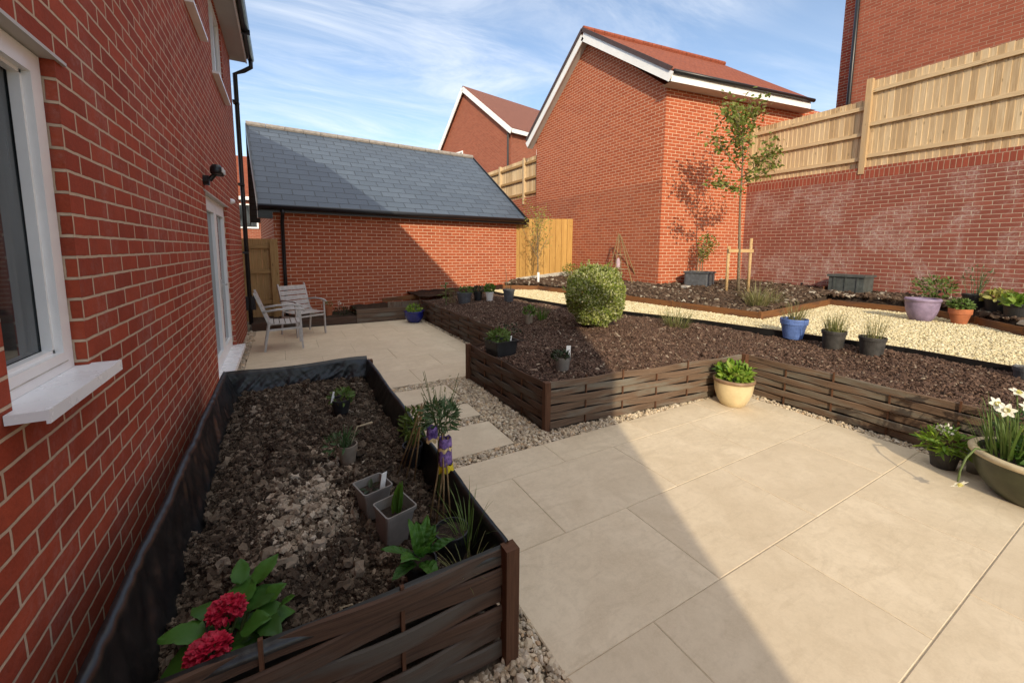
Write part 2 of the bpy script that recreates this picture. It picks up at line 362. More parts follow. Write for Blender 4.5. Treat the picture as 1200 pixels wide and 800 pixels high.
def slab_mat():
    m, nt, b, N, L = nodes('porcelain_slab'); tc = N('ShaderNodeTexCoord').outputs['Object']; g = N('ShaderNodeNewGeometry')
    off = N('ShaderNodeVectorMath'); off.operation = 'MULTIPLY_ADD'; cb = N('ShaderNodeCombineXYZ')
    for i in range(3): L(g.outputs['Random Per Island'], cb.inputs[i])
    L(cb.outputs[0], off.inputs[0]); off.inputs[1].default_value = (37, 53, 11); L(tc, off.inputs[2]); v = off.outputs[0]
    n = noise_(N, L, v, 3.2, 8, .68, .5); n2 = noise_(N, L, mapping(N, L, v, (1.5, 6, 1)), 1.6, 6, .7, 1.5); n3 = noise_(N, L, v, 140, 3, .7)
    col = mixc(N, L, ramp_out(N, L, n, .3, .72), (.56,.46,.32), (.68,.575,.42))
    col = mixc(N, L, math_(N, L, 'MULTIPLY', ramp_out(N, L, n2, .50, .68), .48), col, (.47,.38,.26))
    col = mixc(N, L, math_(N, L, 'MULTIPLY', ramp_out(N, L, n3, .35, .75), .30), col, (.74,.64,.49))
    n4 = noise_(N, L, v, 22, 5, .75, .4); col = mixc(N, L, math_(N, L, 'MULTIPLY', ramp_out(N, L, n4, .42, .68), .30), col, (.44,.36,.25))
    st = noise_(N, L, tc, 1.1, 6, .7, .8)
    col = mixc(N, L, math_(N, L, 'MULTIPLY', ramp_out(N, L, st, .52, .72), .22), col, (.42,.34,.23))
    col = mixc(N, L, math_(N, L, 'MULTIPLY', g.outputs['Random Per Island'], .32), col, (.50,.41,.295)); L(col, b.inputs['Base Color'])
    r = N('ShaderNodeMapRange'); L(n, r.inputs[0]); r.inputs[3].default_value = .5; r.inputs[4].default_value = .75; L(r.outputs[0], b.inputs['Roughness'])
    bump(N, L, b, math_(N, L, 'ADD', n3, math_(N, L, 'MULTIPLY', n2, 1.0)), .12, .004); setv(b, Specular_IOR_Level=.3)
    return m
M['slab'] = slab_mat()

# ------------------------------------------------------------------ stones, chips, clods as one mass
def ico(sub):
    bm = bmesh.new(); bmesh.ops.create_icosphere(bm, subdivisions=sub, radius=1.0)
    v = np.array([q.co[:] for q in bm.verts]); bm.verts.index_update(); f = np.array([[q.index for q in t.verts] for t in bm.faces]); bm.free(); return v, f
ICO = {1: ico(1), 2: ico(2)}
def scatter(name, pts, sizes, mats, sub=1, flat=(.55,.8), elong=(.7,1.3), jit=.22, tilt=.5, pick=None, kind='stuff', smooth=False):
    pts = np.asarray(pts, float); n = len(pts); bv, bf = ICO[sub]; nv = len(bv)
    a = rng.uniform(0, 2*PI, n); tx = rng.normal(0, tilt, n); ty = rng.normal(0, tilt, n)
    sc = np.stack([rng.uniform(*elong, n), rng.uniform(*elong, n)*.8, rng.uniform(*flat, n)], 1) * np.asarray(sizes)[:, None]
    var = 1 + rng.normal(0, jit, (24, nv)); dirs = bv[None] * var[rng.integers(0, 24, n)][:, :, None]
    P = dirs * sc[:, None, :]
    ca, sa = np.cos(tx)[:, None], np.sin(tx)[:, None]; y, z = P[..., 1]*ca - P[..., 2]*sa, P[..., 1]*sa + P[..., 2]*ca; P[..., 1], P[..., 2] = y, z
    ca, sa = np.cos(ty)[:, None], np.sin(ty)[:, None]; x, z = P[..., 0]*ca + P[..., 2]*sa, -P[..., 0]*sa + P[..., 2]*ca; P[..., 0], P[..., 2] = x, z
    ca, sa = np.cos(a)[:, None], np.sin(a)[:, None]; x, y = P[..., 0]*ca - P[..., 1]*sa, P[..., 0]*sa + P[..., 1]*ca; P[..., 0], P[..., 1] = x, y
    P += pts[:, None, :]; V = P.reshape(-1, 3); F = (bf[None] + (np.arange(n)*nv)[:, None, None]).reshape(-1, 3)
    me = bpy.data.meshes.new(name); me.vertices.add(len(V)); me.vertices.foreach_set('co', V.ravel())
    me.loops.add(F.size); me.loops.foreach_set('vertex_index', F.ravel().astype(np.int32))
    me.polygons.add(len(F)); me.polygons.foreach_set('loop_start', np.arange(0, F.size, 3, dtype=np.int32))
    try: me.polygons.foreach_set('loop_total', np.full(len(F), 3, dtype=np.int32))
    except Exception: pass
    if not isinstance(mats, (list, tuple)): mats = [mats]
    for m in mats: me.materials.append(m)
    if pick is not None: me.polygons.foreach_set('material_index', np.repeat(np.asarray(pick, dtype=np.int32), len(bf)))
    if smooth: me.polygons.foreach_set('use_smooth', np.ones(len(F), dtype=bool))
    else: me.polygons.foreach_set('use_smooth', np.zeros(len(F), dtype=bool))
    me.update(calc_edges=True); me.validate()
    o = bpy.data.objects.new(name, me); COL.objects.link(o); o['kind'] = kind
    return o
def inpoly(x, y, poly):
    x = np.asarray(x); y = np.asarray(y); c = np.zeros(x.shape, bool); j = len(poly)-1
    for i in range(len(poly)):
        xi, yi = poly[i]; xj, yj = poly[j]
        if yi != yj:
            t = ((yi > y) != (yj > y)) & (x < (xj-xi)*(y-yi)/(yj-yi) + xi); c ^= t
        j = i
    return c
def fill(poly, dens):
    p = np.array(poly); lo = p.min(0); hi = p.max(0); n = int((hi-lo).prod()*dens)
    q = rng.uniform(lo, hi, (n, 2)); return q[inpoly(q[:, 0], q[:, 1], poly)]

# ------------------------------------------------------------------ camera, light, sky
cam = bpy.data.cameras.new('camera'); co = bpy.data.objects.new('camera', cam); COL.objects.link(co); S.camera = co
Rm = Matrix(((0.870995, 0.048768, -0.488865), (-0.491241, 0.100814, -0.865170), (0.007092, 0.993709, 0.111766)))
co.matrix_world = Matrix.Translation((0, 0, 1.6)) @ Rm.to_4x4()
cam.sensor_width = 36; cam.lens = 472/1200*36; cam.shift_y = -55/1200; cam.clip_start = .05; cam.clip_end = 2000
SUN = Vector((-.53, -1, .53)).normalized()
sl = bpy.data.lights.new('sun', 'SUN'); so = bpy.data.objects.new('sun', sl); COL.objects.link(so); so.location = (-10, -20, 15)
so.rotation_euler = SUN.to_track_quat('Z', 'Y').to_euler(); sl.energy = 2.9; sl.angle = R(.6); sl.color = (1, .85, .62)
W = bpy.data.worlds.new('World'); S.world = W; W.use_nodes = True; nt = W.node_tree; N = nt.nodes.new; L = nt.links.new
sk = N('ShaderNodeTexSky'); sk.sky_type = 'NISHITA'; sk.sun_disc = False; sk.sun_elevation = math.asin(SUN.z); sk.sun_rotation = math.atan2(SUN.x, SUN.y)
sk.altitude = 50; sk.air_density = 1.0; sk.dust_density = .7; sk.ozone_density = 1.6
gen = N('ShaderNodeTexCoord').outputs['Generated']
sp = N('ShaderNodeSeparateXYZ'); L(gen, sp.inputs[0])
zc = math_(N, L, 'MAXIMUM', math_(N, L, 'ADD', sp.outputs[2], .12), .05)
cb = N('ShaderNodeCombineXYZ'); L(math_(N, L, 'DIVIDE', sp.outputs[0], zc), cb.inputs[0]); L(math_(N, L, 'DIVIDE', sp.outputs[1], zc), cb.inputs[1])
mp = N('ShaderNodeMapping'); L(cb.outputs[0], mp.inputs[0]); mp.inputs['Rotation'].default_value = (0, 0, R(35)); mp.inputs['Scale'].default_value = (.55, 1.5, 1)
c1 = noise_(N, L, mp.outputs[0], 1.5, 10, .66, .9); c2 = noise_(N, L, cb.outputs[0], .45, 4, .5)
cl = math_(N, L, 'MULTIPLY', ramp_out(N, L, c1, .36, .78), ramp_out(N, L, c2, .30, .62))
fill_veil = math_(N, L, 'MULTIPLY', ramp_out(N, L, sp.outputs[2], .60, .86), math_(N, L, 'MULTIPLY_ADD', c1, .6, .55))  # bright overhead cloud added above the view to lift the shaded areas
skyc = mixc(N, L, math_(N, L, 'ADD', math_(N, L, 'MULTIPLY', cl, .8), .06), sk.outputs[0], (5.6, 5.8, 6.1))
skyc = mixc(N, L, math_(N, L, 'ADD', fill_veil, 0.0, clamp=True), skyc, (7.4, 7.2, 6.9))
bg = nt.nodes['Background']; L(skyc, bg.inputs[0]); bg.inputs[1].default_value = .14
S.view_settings.view_transform = 'Standard'; S.view_settings.look = 'None'; S.view_settings.exposure = .55; S.view_settings.gamma = 1
S.render.engine = 'CYCLES'; S.cycles.max_bounces = 6; S.cycles.use_denoising = True

# ------------------------------------------------------------------ ground setting
HX = -.67                                        # plane of the house wall
g = MB(); g.box(-400, 400, -400, 600, -3.0, -.42); tag(g.build('ground', M['earth']), kind='structure')
g = MB(); g.box(HX, 2.0, -4, 10.0, -.3, -.02); g.box(2.0, 4.9, -4, 2.9, -.3, -.021); tag(g.build('ground_grit', M['gravbase']), kind='structure')

def slab(mb, x0, x1, y0, y1, z=0, ch=.004, zb=-.024):
    V = [(x0,y0,zb),(x1,y0,zb),(x1,y1,zb),(x0,y1,zb),(x0,y0,z-ch),(x1,y0,z-ch),(x1,y1,z-ch),(x0,y1,z-ch),(x0+ch,y0+ch,z),(x1-ch,y0+ch,z),(x1-ch,y1-ch,z),(x0+ch,y1-ch,z)]
    mb.add(V, [(0,1,5,4),(1,2,6,5),(2,3,7,6),(3,0,4,7),(4,5,9,8),(5,6,10,9),(6,7,11,10),(7,4,8,11),(8,9,10,11)])
J = .0012
def pave(mb, X0, X1, Y0, Y1, yb, pitch_y, xoff, pitch_x):
    k0 = math.floor((Y0-yb)/pitch_y); y = yb + k0*pitch_y; k = k0
    while y < Y1-.02:
        a, b = max(y, Y0), min(y+pitch_y, Y1); x = xoff[k % 2] - 40*pitch_x
        while x < X1:
            p, q = max(x, X0), min(x+pitch_x, X1)
            if q-p > .03 and b-a > .03:
                dz = U(-.0012, .0012); slab(mb, p+J, q-J, a+J, b-J, dz)
            x += pitch_x
        y += pitch_y; k += 1
p = MB(); pave(p, .848, 4.40, -2.2, 2.635, 1.07, .627, (1.79, 1.32), .955)
tag(p.build('patio', M['slab']), kind='structure')
p = MB(); pave(p, -.53, 2.62, 4.60, 9.02, 4.60, .627, (.42, .9), .955); tag(p.build('patio_far', M['slab']), kind='structure')
p = MB()
for y0, y1 in ((2.77, 3.26), (3.43, 3.76), (3.98, 4.42)): slab(p, .70, 1.60, y0, y1)
tag(p.build('path', M['slab']), kind='structure')
p = MB(); p.box(.848, 4.40, -2.2, 2.635, -.0195, -.0032); p.box(-.53, 2.62, 4.60, 9.02, -.0195, -.0032); tag(p.build('patio_joint', M['grout']), kind='structure')

# pebbles in the strips between slabs and beds
reg = [[(.715,-.3),(.85,-.3),(.85,2.62),(.715,2.62)], [(.3,.75),(.72,.75),(.72,1.24),(.3,1.24)], [(.72,2.64),(1.93,2.64),(1.93,4.59),(.72,4.59)],
       [(1.93,2.64),(4.4,2.64),(4.4,2.63),(1.93,2.83)], [(4.405,-1),(4.515,-1),(4.515,2.62),(4.405,2.62)], [(2.62,4.7),(2.69,4.7),(2.69,9),(2.62,9)]]
steps = [(.69,1.61,2.76,3.27), (.69,1.61,3.42,3.77), (.69,1.61,3.97,4.43)]
P = []
for r_, dn in zip(reg, (7500, 7500, 6200, 5200, 4500, 2500)):
    q = fill(r_, dn)
    for x0, x1, y0, y1 in steps: q = q[~((q[:,0] > x0-.004) & (q[:,0] < x1+.004) & (q[:,1] > y0-.004) & (q[:,1] < y1+.004))]
    P.append(q)
P = np.concatenate(P); z = -.018 + rng.uniform(0, .016, len(P)); sz = np.clip(rng.lognormal(math.log(.0112), .40, len(P)), .005, .026)
tag(scatter('gravel', np.column_stack([P, z]), sz, M['pebble'], 1, (.5,.85), (.75,1.35), .16), kind='stuff')
q = fill([(HX+.005,4.4),(-.535,4.4),(-.535,9.0),(HX+.005,9.0)], 2600)
tag(scatter('gravel_drain', np.column_stack([q, -.012+rng.uniform(0,.012,len(q))]), np.clip(rng.lognormal(math.log(.016), .4, len(q)), .007, .035), M['pebble'], 1), kind='stuff')

# ------------------------------------------------------------------ woven plank walls of the raised beds
def woven(par, p0, p1, h, n=5, sp=.52, amp=.021, mat=None, z0=0, first=0, corner=(True, True), post=None, inset=.0):
    p0 = Vector((*p0, 0)); p1 = Vector((*p1, 0)); d = (p1-p0); Lg = d.length; d.normalize(); nrm = Vector((d.y, -d.x, 0))
    k = max(1, round(Lg/sp)); sp = Lg/k; hh = h/n; st = max(8, int(Lg/.05))
    for r in range(n):
        mb = MB(); V = []; ph = PI*((r+first) % 2); tl = U(-.006, .006); u0 = U(0, 50); th = .010; b0 = z0+r*hh+.006; b1 = z0+(r+1)*hh-.004
        for i in range(st+1):
            s = Lg*i/st; off = amp*math.cos(PI*s/sp + ph) * min(1, .35+s/.22, .35+(Lg-s)/.22) + .003*mnoise.noise((s*3, r*5+u0, 0))
            c = p0 + d*s + nrm*off; t = tl*(s/Lg-.5) + .006*mnoise.noise((s*2.2, r*9+u0, 3))
            for (o_, zz) in ((th/2, b0), (th/2, b1-.006), (th/2-.006, b1), (-th/2, b1), (-th/2, b0)): V.append(c + nrm*o_ + Vector((0, 0, zz+t)))
        F = []; uvs = []
        for i in range(st):
            for j in range(5):
                F.append((i*5+j, (i+1)*5+j, (i+1)*5+(j+1)%5, i*5+(j+1)%5)); a, b = Lg*i/st+u0, Lg*(i+1)/st+u0; v0 = (0, hh*.9, hh, hh+.02, hh+.1, hh+.12)[j]; v1 = (0, hh*.9, hh, hh+.02, hh+.1, hh+.12)[j+1]
                uvs.append(((a, v0), (b, v0), (b, v1), (a, v1)))
        F += [tuple(range(5)), tuple(st*5+j for j in range(5))[::-1]]; uvs += [((0,0),(.01,.05),(.01,.08),(.02,.08),(.02,0))]*2
        mb.add(V, F, 0, uvs); mb.build('plank', mat or M['plank'], par)
    for i in range(k+1):
        end = i in (0, k)
        if end and not corner[0 if i == 0 else 1]: continue
        c = p0 + d*(sp*i); mb = MB(); w = .055 if end else .0125; o_ = nrm*(.018 if end else 0)
        mb.bar(c+o_+Vector((0,0,z0-.03)), c+o_+Vector((0,0,z0+h+(U(.0,.008) if end else U(-.015,.02)))), w, w, up=nrm); mb.build('post', post or M['post'], par)

def sheet(name, p0, p1, ztop, zbot, slope, mat, par, amp=.015, lip=.05, seed=0, nx=150, nz=22):
    """black liner hanging inside a bed wall; slope = how far its foot stands inside"""
    p0 = Vector((*p0, 0)); p1 = Vector((*p1, 0)); d = (p1-p0); Lg = d.length; d.normalize(); nrm = Vector((-d.y, d.x, 0)); V = []; F = []
    for i in range(nx+1):
        s = Lg*i/nx; sag = .018*mnoise.noise((s*2.3+seed, 1.7, seed)) 
        for j in range(nz+1):
            t = j/nz
            if j < 2: off = -lip*(1-j/2) ; zz = ztop + sag + (.0 if j == 1 else -.035)+(.012 if j == 1 else 0)
            else: tt = (j-1)/(nz-1); off = slope*tt**1.2; zz = ztop + sag - (ztop-zbot)*tt
            w = amp*(.8*mnoise.noise((s*4+seed, zz*3.5, seed+.5)) - 1.1*abs(mnoise.noise((s*9+zz*11, zz*5-s*2, seed+4))) - .35*abs(mnoise.noise((s*21-zz*17, zz*12+s*5, seed+9))))*(.35+t) + amp*.5
            V.append(p0 + d*s + nrm*(off+w) + Vector((0, 0, zz + .5*w)))
    for i in range(nx):
        for j in range(nz): F.append((i*(nz+1)+j, (i+1)*(nz+1)+j, (i+1)*(nz+1)+j+1, i*(nz+1)+j+1))
    mb = MB(); mb.add(V, F); return mb.build(name, mat, par, smooth=True)

# near bed
nb = thing('raised_bed', (.1, 2.75, 0), 'dark woven plank bed with black liner beside the brick house wall', 'raised bed')
BX0, BX1, BY0, BY1, BH = -.50, .70, 1.26, 4.24, .465
woven(nb, (BX0-.02, BY0), (BX1, BY0), BH, 6, .43, .011, corner=(True, True), first=1)
woven(nb, (BX1, BY0), (BX1, BY1), BH-.01, 6, .5, .011, corner=(False, True))
woven(nb, (BX1, BY1), (BX0, BY1), BH-.01, 6, .5, .011, corner=(False, True))
woven(nb, (BX0, BY1), (BX0, BY0), BH-.02, 6, .5, .018, corner=(False, False))
sheet('liner', (BX0+.005, BY1), (BX0+.005, BY0), BH+.03, .20, .13, M['liner'], nb, .017, .045, 1, 240, 26)
sheet('liner', (BX1-.01, BY1-.01), (BX0, BY1-.01), BH+.02, .24, .06, M['liner'], nb, .018, .05, 7, 110)
sheet('liner', (BX1-.012, BY0), (BX1-.012, BY1-.02), BH+.006, .2, .05, M['liner'], nb, .010, .03, 13)
sheet('liner', (BX0+.02, BY0+.012), (BX1-.02, BY0+.012), BH-.006, .2, .04, M['liner'], nb, .008, .016, 19, 110)
def nbz(x, y):
    z = .315 + .075*math.exp(-((x-.0)**2/.09 + (y-1.95)**2/.35)) + .05*math.exp(-((x+.05)**2/.1 + (y-3.3)**2/.4)) - .02*(x > .45)
    z -= .06*max(0, 1-(x-BX0)/.2) + .05*max(0, 1-(BX1-x)/.15)+.05*max(0, 1-(y-BY0)/.2)
    return z + .035*mnoise.noise((x*4, y*4, 1)) + .038*mnoise.noise((x*9, y*9, 5)) + .026*mnoise.noise((x*19, y*19, 9)) + .012*mnoise.noise((x*37, y*37, 9))
def gridsheet(name, x0, x1, y0, y1, zf, mat, st=.03, clip=None):
    nx = max(2, int((x1-x0)/st)); ny = max(2, int((y1-y0)/st)); V = []; F = []
    for j in range(ny+1):
        for i in range(nx+1):
            x = x0+(x1-x0)*i/nx; y = y0+(y1-y0)*j/ny; V.append((x, y, zf(x, y)))
    for j in range(ny):
        for i in range(nx): F.append((j*(nx+1)+i, j*(nx+1)+i+1, (j+1)*(nx+1)+i+1, (j+1)*(nx+1)+i))
    mb = MB(); mb.add(V, F); return mb
tag(gridsheet('soil', BX0+.03, BX1-.03, BY0+.03, BY1-.03, nbz, None, .022).build('soil', M['soil'], smooth=True), kind='structure')
q = fill([(BX0+.05,BY0+.04),(BX1-.05,BY0+.04),(BX1-.05,BY1-.05),(BX0+.05,BY1-.05)], 15000)
z = np.array([nbz(a, b) for a, b in q]); sz = np.clip(rng.lognormal(math.log(.0056), .58, len(q)), .0025, .030)
pale = np.array([math.exp(-((a-.02)**2/.055 + (b-1.98)**2/.12)) + .55*math.exp(-((a-.2)**2/.03 + (b-2.45)**2/.05)) + .35*mnoise.noise((a*3, b*3, 7)) for a, b in q])
tag(scatter('soil_clods', np.column_stack([q, z+sz*.2]), sz, [M['clod'], M['clodpale']], 2, (.6,1), (.75,1.25), .24, pick=(pale + rng.normal(0, .18, len(q)) > .55).astype(int)), kind='stuff')

# middle bed (L-shaped, woven plank walls)
mbd = thing('raised_bed', (3.2, 4, 0), 'long L-shaped woven plank bed of dark mulch in the middle of the garden', 'raised bed')
MH = .435
woven(mbd, (1.94, 4.48), (1.96, 2.85), MH, 6, .41, .0125, corner=(True, False))
woven(mbd, (1.96, 2.85), (4.50, 2.60), MH, 6, .42, .0125, M['plankbare'], corner=(True, True))
woven(mbd, (4.53, 2.58), (4.53, -1.6), MH, 6, .42, .0125, M['plankbare'], corner=(False, False))
woven(mbd, (2.70, 9.02), (2.70, 4.50), MH, 6, .45, .0125, corner=(True, False))
woven(mbd, (2.70, 4.49), (1.94, 4.49), MH, 6, .4, .02, corner=(False, False))
for a, b in (((1.985,4.46),(1.995,2.89)), ((1.995,2.885),(4.56,2.635)), ((4.565,2.62),(4.565,-1.6)), ((2.735,9.0),(2.735,4.47)), ((2.74,4.455),(1.98,4.455))):
    v = MB(); a = Vector((*a,0)); b = Vector((*b,0)); v.bar(a+Vector((0,0,.2)), b+Vector((0,0,.2)), .006, .40); v.build('liner', M['liner'], mbd)
NEAR = [(4.45, 9.2), (4.4, 7.66), (4.57, 6.06), (5.38, 3.73), (5.80, 1.62), (5.72, .78), (5.78, -1.6)]
def nearx(y):
    for (xa, ya), (xb, yb) in zip(NEAR, NEAR[1:]):
        if ya >= y >= yb: return xa + (xb-xa)*(ya-y)/(ya-yb)
    return NEAR[-1][0]
def leftx(y): return 4.57 if y < 2.65 else (2.0 if y < 4.45 else 2.74)
MBW = [(1.94,4.48,1.96,2.85), (1.96,2.85,4.5,2.6), (4.53,2.58,4.53,-2), (2.7,9.0,2.7,4.5), (2.7,4.49,1.94,4.49)]
def mbz(x, y):
    d = 9
    for ax, ay, bx, by in MBW:
        dx, dy = bx-ax, by-ay; k_ = max(0, min(1, ((x-ax)*dx+(y-ay)*dy)/(dx*dx+dy*dy))); d = min(d, math.hypot(x-ax-k_*dx, y-ay-k_*dy))
    t = min(1, max(0, (d-.04)/1.2)); t = t*t*(3-2*t)
    return .395 + .115*t + .03*mnoise.noise((x*1.7, y*1.7, 3)) + .012*mnoise.noise((x*7, y*7, 2))
def patch(mb, ya, yb, st=.06, slant=False):
    ny = max(2, int((yb-ya)/st)); nx = 46; V = []; F = []
    for j in range(ny+1):
        y = ya+(yb-ya)*j/ny; ym = min(max(y, ya+1e-3), yb-1e-3); xl = leftx(ym); xr = nearx(y)
        for i in range(nx+1): x = xl+(xr-xl)*i/nx; ys = y if not slant else (lambda y0_: y0_+(yb-y0_)*j/ny)(max(2.62, 2.895-(x-2)*.1)); V.append((x, ys, mbz(x, max(ys, ym))))
    for j in range(ny):
        for i in range(nx): F.append((j*(nx+1)+i, j*(nx+1)+i+1, (j+1)*(nx+1)+i+1, (j+1)*(nx+1)+i))
    mb.add(V, F)
s_ = MB(); patch(s_, -1.6, 2.65); patch(s_, 2.65, 4.45, .06, True); s_.add([(4.50,2.55,.40),(4.62,2.55,.40),(4.62,2.75,.40),(4.50,2.75,.40)], [(0,1,2,3)]); patch(s_, 4.45, 9.2); tag(s_.build('soil_bed', M['mulchbase'], smooth=True), kind='structure')
poly = [(4.58,-1.2), (4.58,2.66), (2.01,2.92), (2.01,4.44), (2.75,4.44), (2.75,9.1)] + [(x-.03, y) for x, y in NEAR]
poly = poly[:-1] + [(5.74, -1.2)]
q = fill(poly, 6500); z = np.array([mbz(a, b) for a, b in q]); sz = np.clip(rng.lognormal(math.log(.0092), .45, len(q)), .004, .028)
tag(scatter('bark_mulch', np.column_stack([q, z+.004]), sz, M['bark_chip'], 1, (.25,.5), (.55,1.5), .25, .55), kind='stuff')
# dark edging along the golden gravel
ed = thing('bed_edging', (5.4, 3, .5), 'thin dark edging board between the dark mulch and the pale gravel', 'edging')
for (xa, ya), (xb, yb) in zip(NEAR, NEAR[1:]):
    v = MB(); v.bar((xa, ya, .50), (xb, yb, .50), .02, .15); v.build('board', M['liner'], ed)

# golden gravel path
gp = [(x+.012, y) for x, y in NEAR] + [(10.6, -1.6), (10.6, 9.2)]
v = MB(); n_ = len(gp); v.add([(x, y, .548) for x, y in gp], [tuple(range(n_))]); tag(v.build('gravel_path', M['goldbase']), kind='structure')
UP = [(5.0, 9.3), (5.72, 8.75), (5.9, 7.4), (6.18, 6.1), (6.24, 5.0), (6.36, 3.46), (9.32, 3.78), (9.30, 2.38), (8.78, 1.72), (8.11, 1.17), (7.3, .35), (6.6, -1.6)]
q = fill([(x+.02, y) for x, y in NEAR] + [(6.5, -1.6), (7.25, .35), (8.11, 1.15), (8.9, 1.8), (9.3, 2.4), (9.3, 3.75), (6.34, 3.42), (6.2, 5), (6.14, 6.1), (5.86, 7.4), (5.68, 8.7), (5.0, 9.2)], 2900)
sz = np.clip(rng.lognormal(math.log(.0108), .3, len(q)), .006, .02)
tag(scatter('gravel_golden', np.column_stack([q, .546+rng.uniform(0,.012,len(q))]), sz, M['golden'], 1, (.5,.8), (.8,1.3), .15), kind='stuff')

# upper bed soil with timber edging
UPP = UP + [(10.74, -1.6), (10.74, 6.45), (7.98, 6.84), (7.98, 10.25), (6.05, 10.55)]
def upz(x, y):
    d = min(1, max(0, (x-6.3)/3.5)); return .635 + .13*d + .06*min(1, max(0, (y-4)/3)) + .03*mnoise.noise((x*1.5, y*1.5, 8)) + .015*mnoise.noise((x*6, y*6, 8))
def edge_d(x, y):
    b = 9
    for (xa, ya), (xb, yb) in zip(UP, UP[1:]):
        dx, dy = xb-xa, yb-ya; t = max(0, min(1, ((x-xa)*dx+(y-ya)*dy)/(dx*dx+dy*dy))); b = min(b, math.hypot(x-xa-t*dx, y-ya-t*dy))
    return b
st = .09; nx = int((10.8-4.9)/st); ny = int((10.7+1.6)/st); XX, YY = np.meshgrid(4.9+np.arange(nx+1)*st, -1.6+np.arange(ny+1)*st); ins = inpoly(XX, YY, UPP)
V = []; F = []
for j in range(ny+1):
    for i in range(nx+1):
        x, y = XX[j, i], YY[j, i]; V.append((x, y, upz(x, y) if ins[j, i] and edge_d(x, y) > .1 else .44))
for j in range(ny):
    for i in range(nx):
        if ins[j:j+2, i:i+2].all(): F.append((j*(nx+1)+i, j*(nx+1)+i+1, (j+1)*(nx+1)+i+1, (j+1)*(nx+1)+i))
v = MB(); v.add(V, F); tag(v.build('soil_upper', M['upsoil'], smooth=True), kind='structure')
q = fill(UPP, 520); q = np.array([p_ for p_ in q if edge_d(*p_) > .05]); z = np.array([upz(a, b) for a, b in q]); sz = np.clip(rng.lognormal(math.log(.023), .5, len(q)), .008, .06)
tag(scatter('flint_soil', np.column_stack([q, z+.002]), sz, M['flint'], 1, (.4,.8), (.7,1.35), .22), kind='stuff')
ue = thing('bed_edging', (6.3, 3.5, .55), 'orange brown timber edging round the upper bed by the tall wall', 'edging')
for (xa, ya), (xb, yb) in zip(UP, UP[1:]):
    v = MB(); v.bar((xa, ya, .585), (xb, yb, .585), .035, .15); v.build('board', M['edging'], ue)
    if math.hypot(xb-xa, yb-ya) > 0: v = MB(); v.bar((xa, ya, .5), (xa, ya, .672), .045, .045, up=(1,0,0)); v.build('peg', M['edging'], ue)

# low bed along the garage
lb = thing('raised_bed', (1.3, 9.2, 0), 'low dark sleeper bed under the garage wall behind the far patio', 'raised bed')
v = MB(); v.bar((-.6, 9.10, .07), (1.33, 9.10, .07), .05, .15); v.build('sleeper', M['plank'], lb)
for k in range(3): v = MB(); v.bar((1.30, 9.07, .05+.095*k), (2.66, 9.07, .05+.095*k), .045, .088); v.build('sleeper', M['plankbare'], lb)
v = MB(); v.bar((2.32, 9.12, .0), (2.32, 9.12, .41), .7, .05, up=(0,1,0)); v.build('end_panel', M['plankbare'], lb)
v = MB(); v.bar((1.95, 9.55, .40), (4.2, 9.9, .50), .05, .09); v.build('sleeper', M['edging'], lb)
tag(gridsheet('s', -.66, 1.32, 9.13, 10.1, lambda x, y: .13+.03*mnoise.noise((x*5, y*5, 2)), None, .05).build('soil_low', M['soil'], smooth=True), kind='structure')
tag(gridsheet('s', 1.32, 2.68, 9.1, 10.25, lambda x, y: .25+.03*mnoise.noise((x*5, y*5, 2)), None, .05).build('soil_middle', M['soil'], smooth=True), kind='structure')
tag(gridsheet('s', 2.7, 6.1, 9.0, 10.6, lambda x, y: .50+.02*(x-2.7)+.03*mnoise.noise((x*5, y*5, 2)), None, .06).build('soil_back', M['mulchbase'], smooth=True), kind='structure')

# ------------------------------------------------------------------ buildings
def wall_plane(mb, P, u, n, L0, L1, z0, z1, holes=(), depth=.1, mi=0, top=None):
    """vertical wall from P along unit u, outward normal n, with openings (a,b,za,zb)"""
    P = Vector(P); u = Vector(u); n = Vector(n)
    xs = sorted({L0, L1, *[h[0] for h in holes], *[h[1] for h in holes]}); zs = sorted({z0, z1, *[h[2] for h in holes], *[h[3] for h in holes]})
    Q = lambda s, z, d=0: P + u*s - n*d + Vector((0, 0, z))
    flip = u.cross(Vector((0,0,1))).dot(n) < 0
    def quad(*q):
        uv = None
        mb.quad(*(q[::-1] if flip else q), mi)
    for a, b in zip(xs, xs[1:]):
        for c, d in zip(zs, zs[1:]):
            if any(h[0] <= a and b <= h[1] and h[2] <= c and d <= h[3] for h in holes): continue
            quad(Q(a, c), Q(b, c), Q(b, d), Q(a, d))
    for a, b, c, d in holes:
        quad(Q(a, c), Q(a, d), Q(a, d, depth), Q(a, c, depth)); quad(Q(b, d), Q(b, c), Q(b, c, depth), Q(b, d, depth))
        quad(Q(a, d), Q(b, d), Q(b, d, depth), Q(a, d, depth)); quad(Q(b, c), Q(a, c), Q(a, c, depth), Q(b, c, depth))
def roof_slope(mb, a, b, c, d, t=.05, mi=0):
    """a-b eave, c-d ridge (d above a); UV u along eave, v up the slope"""
    a, b, c, d = map(Vector, (a, b, c, d)); e = (b-a).normalized(); n = (b-a).cross(d-a).normalized(); up = n.cross(e)
    uv = lambda p: ((p-a).dot(e), (p-a).dot(up))
    mb.add([a, b, c, d], [(0,1,2,3)], mi, [tuple(uv(p) for p in (a, b, c, d))])
    lo = [p - n*t for p in (a, b, c, d)]; mb.add([a, b, c, d]+lo, [(1,0,4,5), (2,1,5,6), (3,2,6,7), (0,3,7,4), (7,6,5,4)], mi)
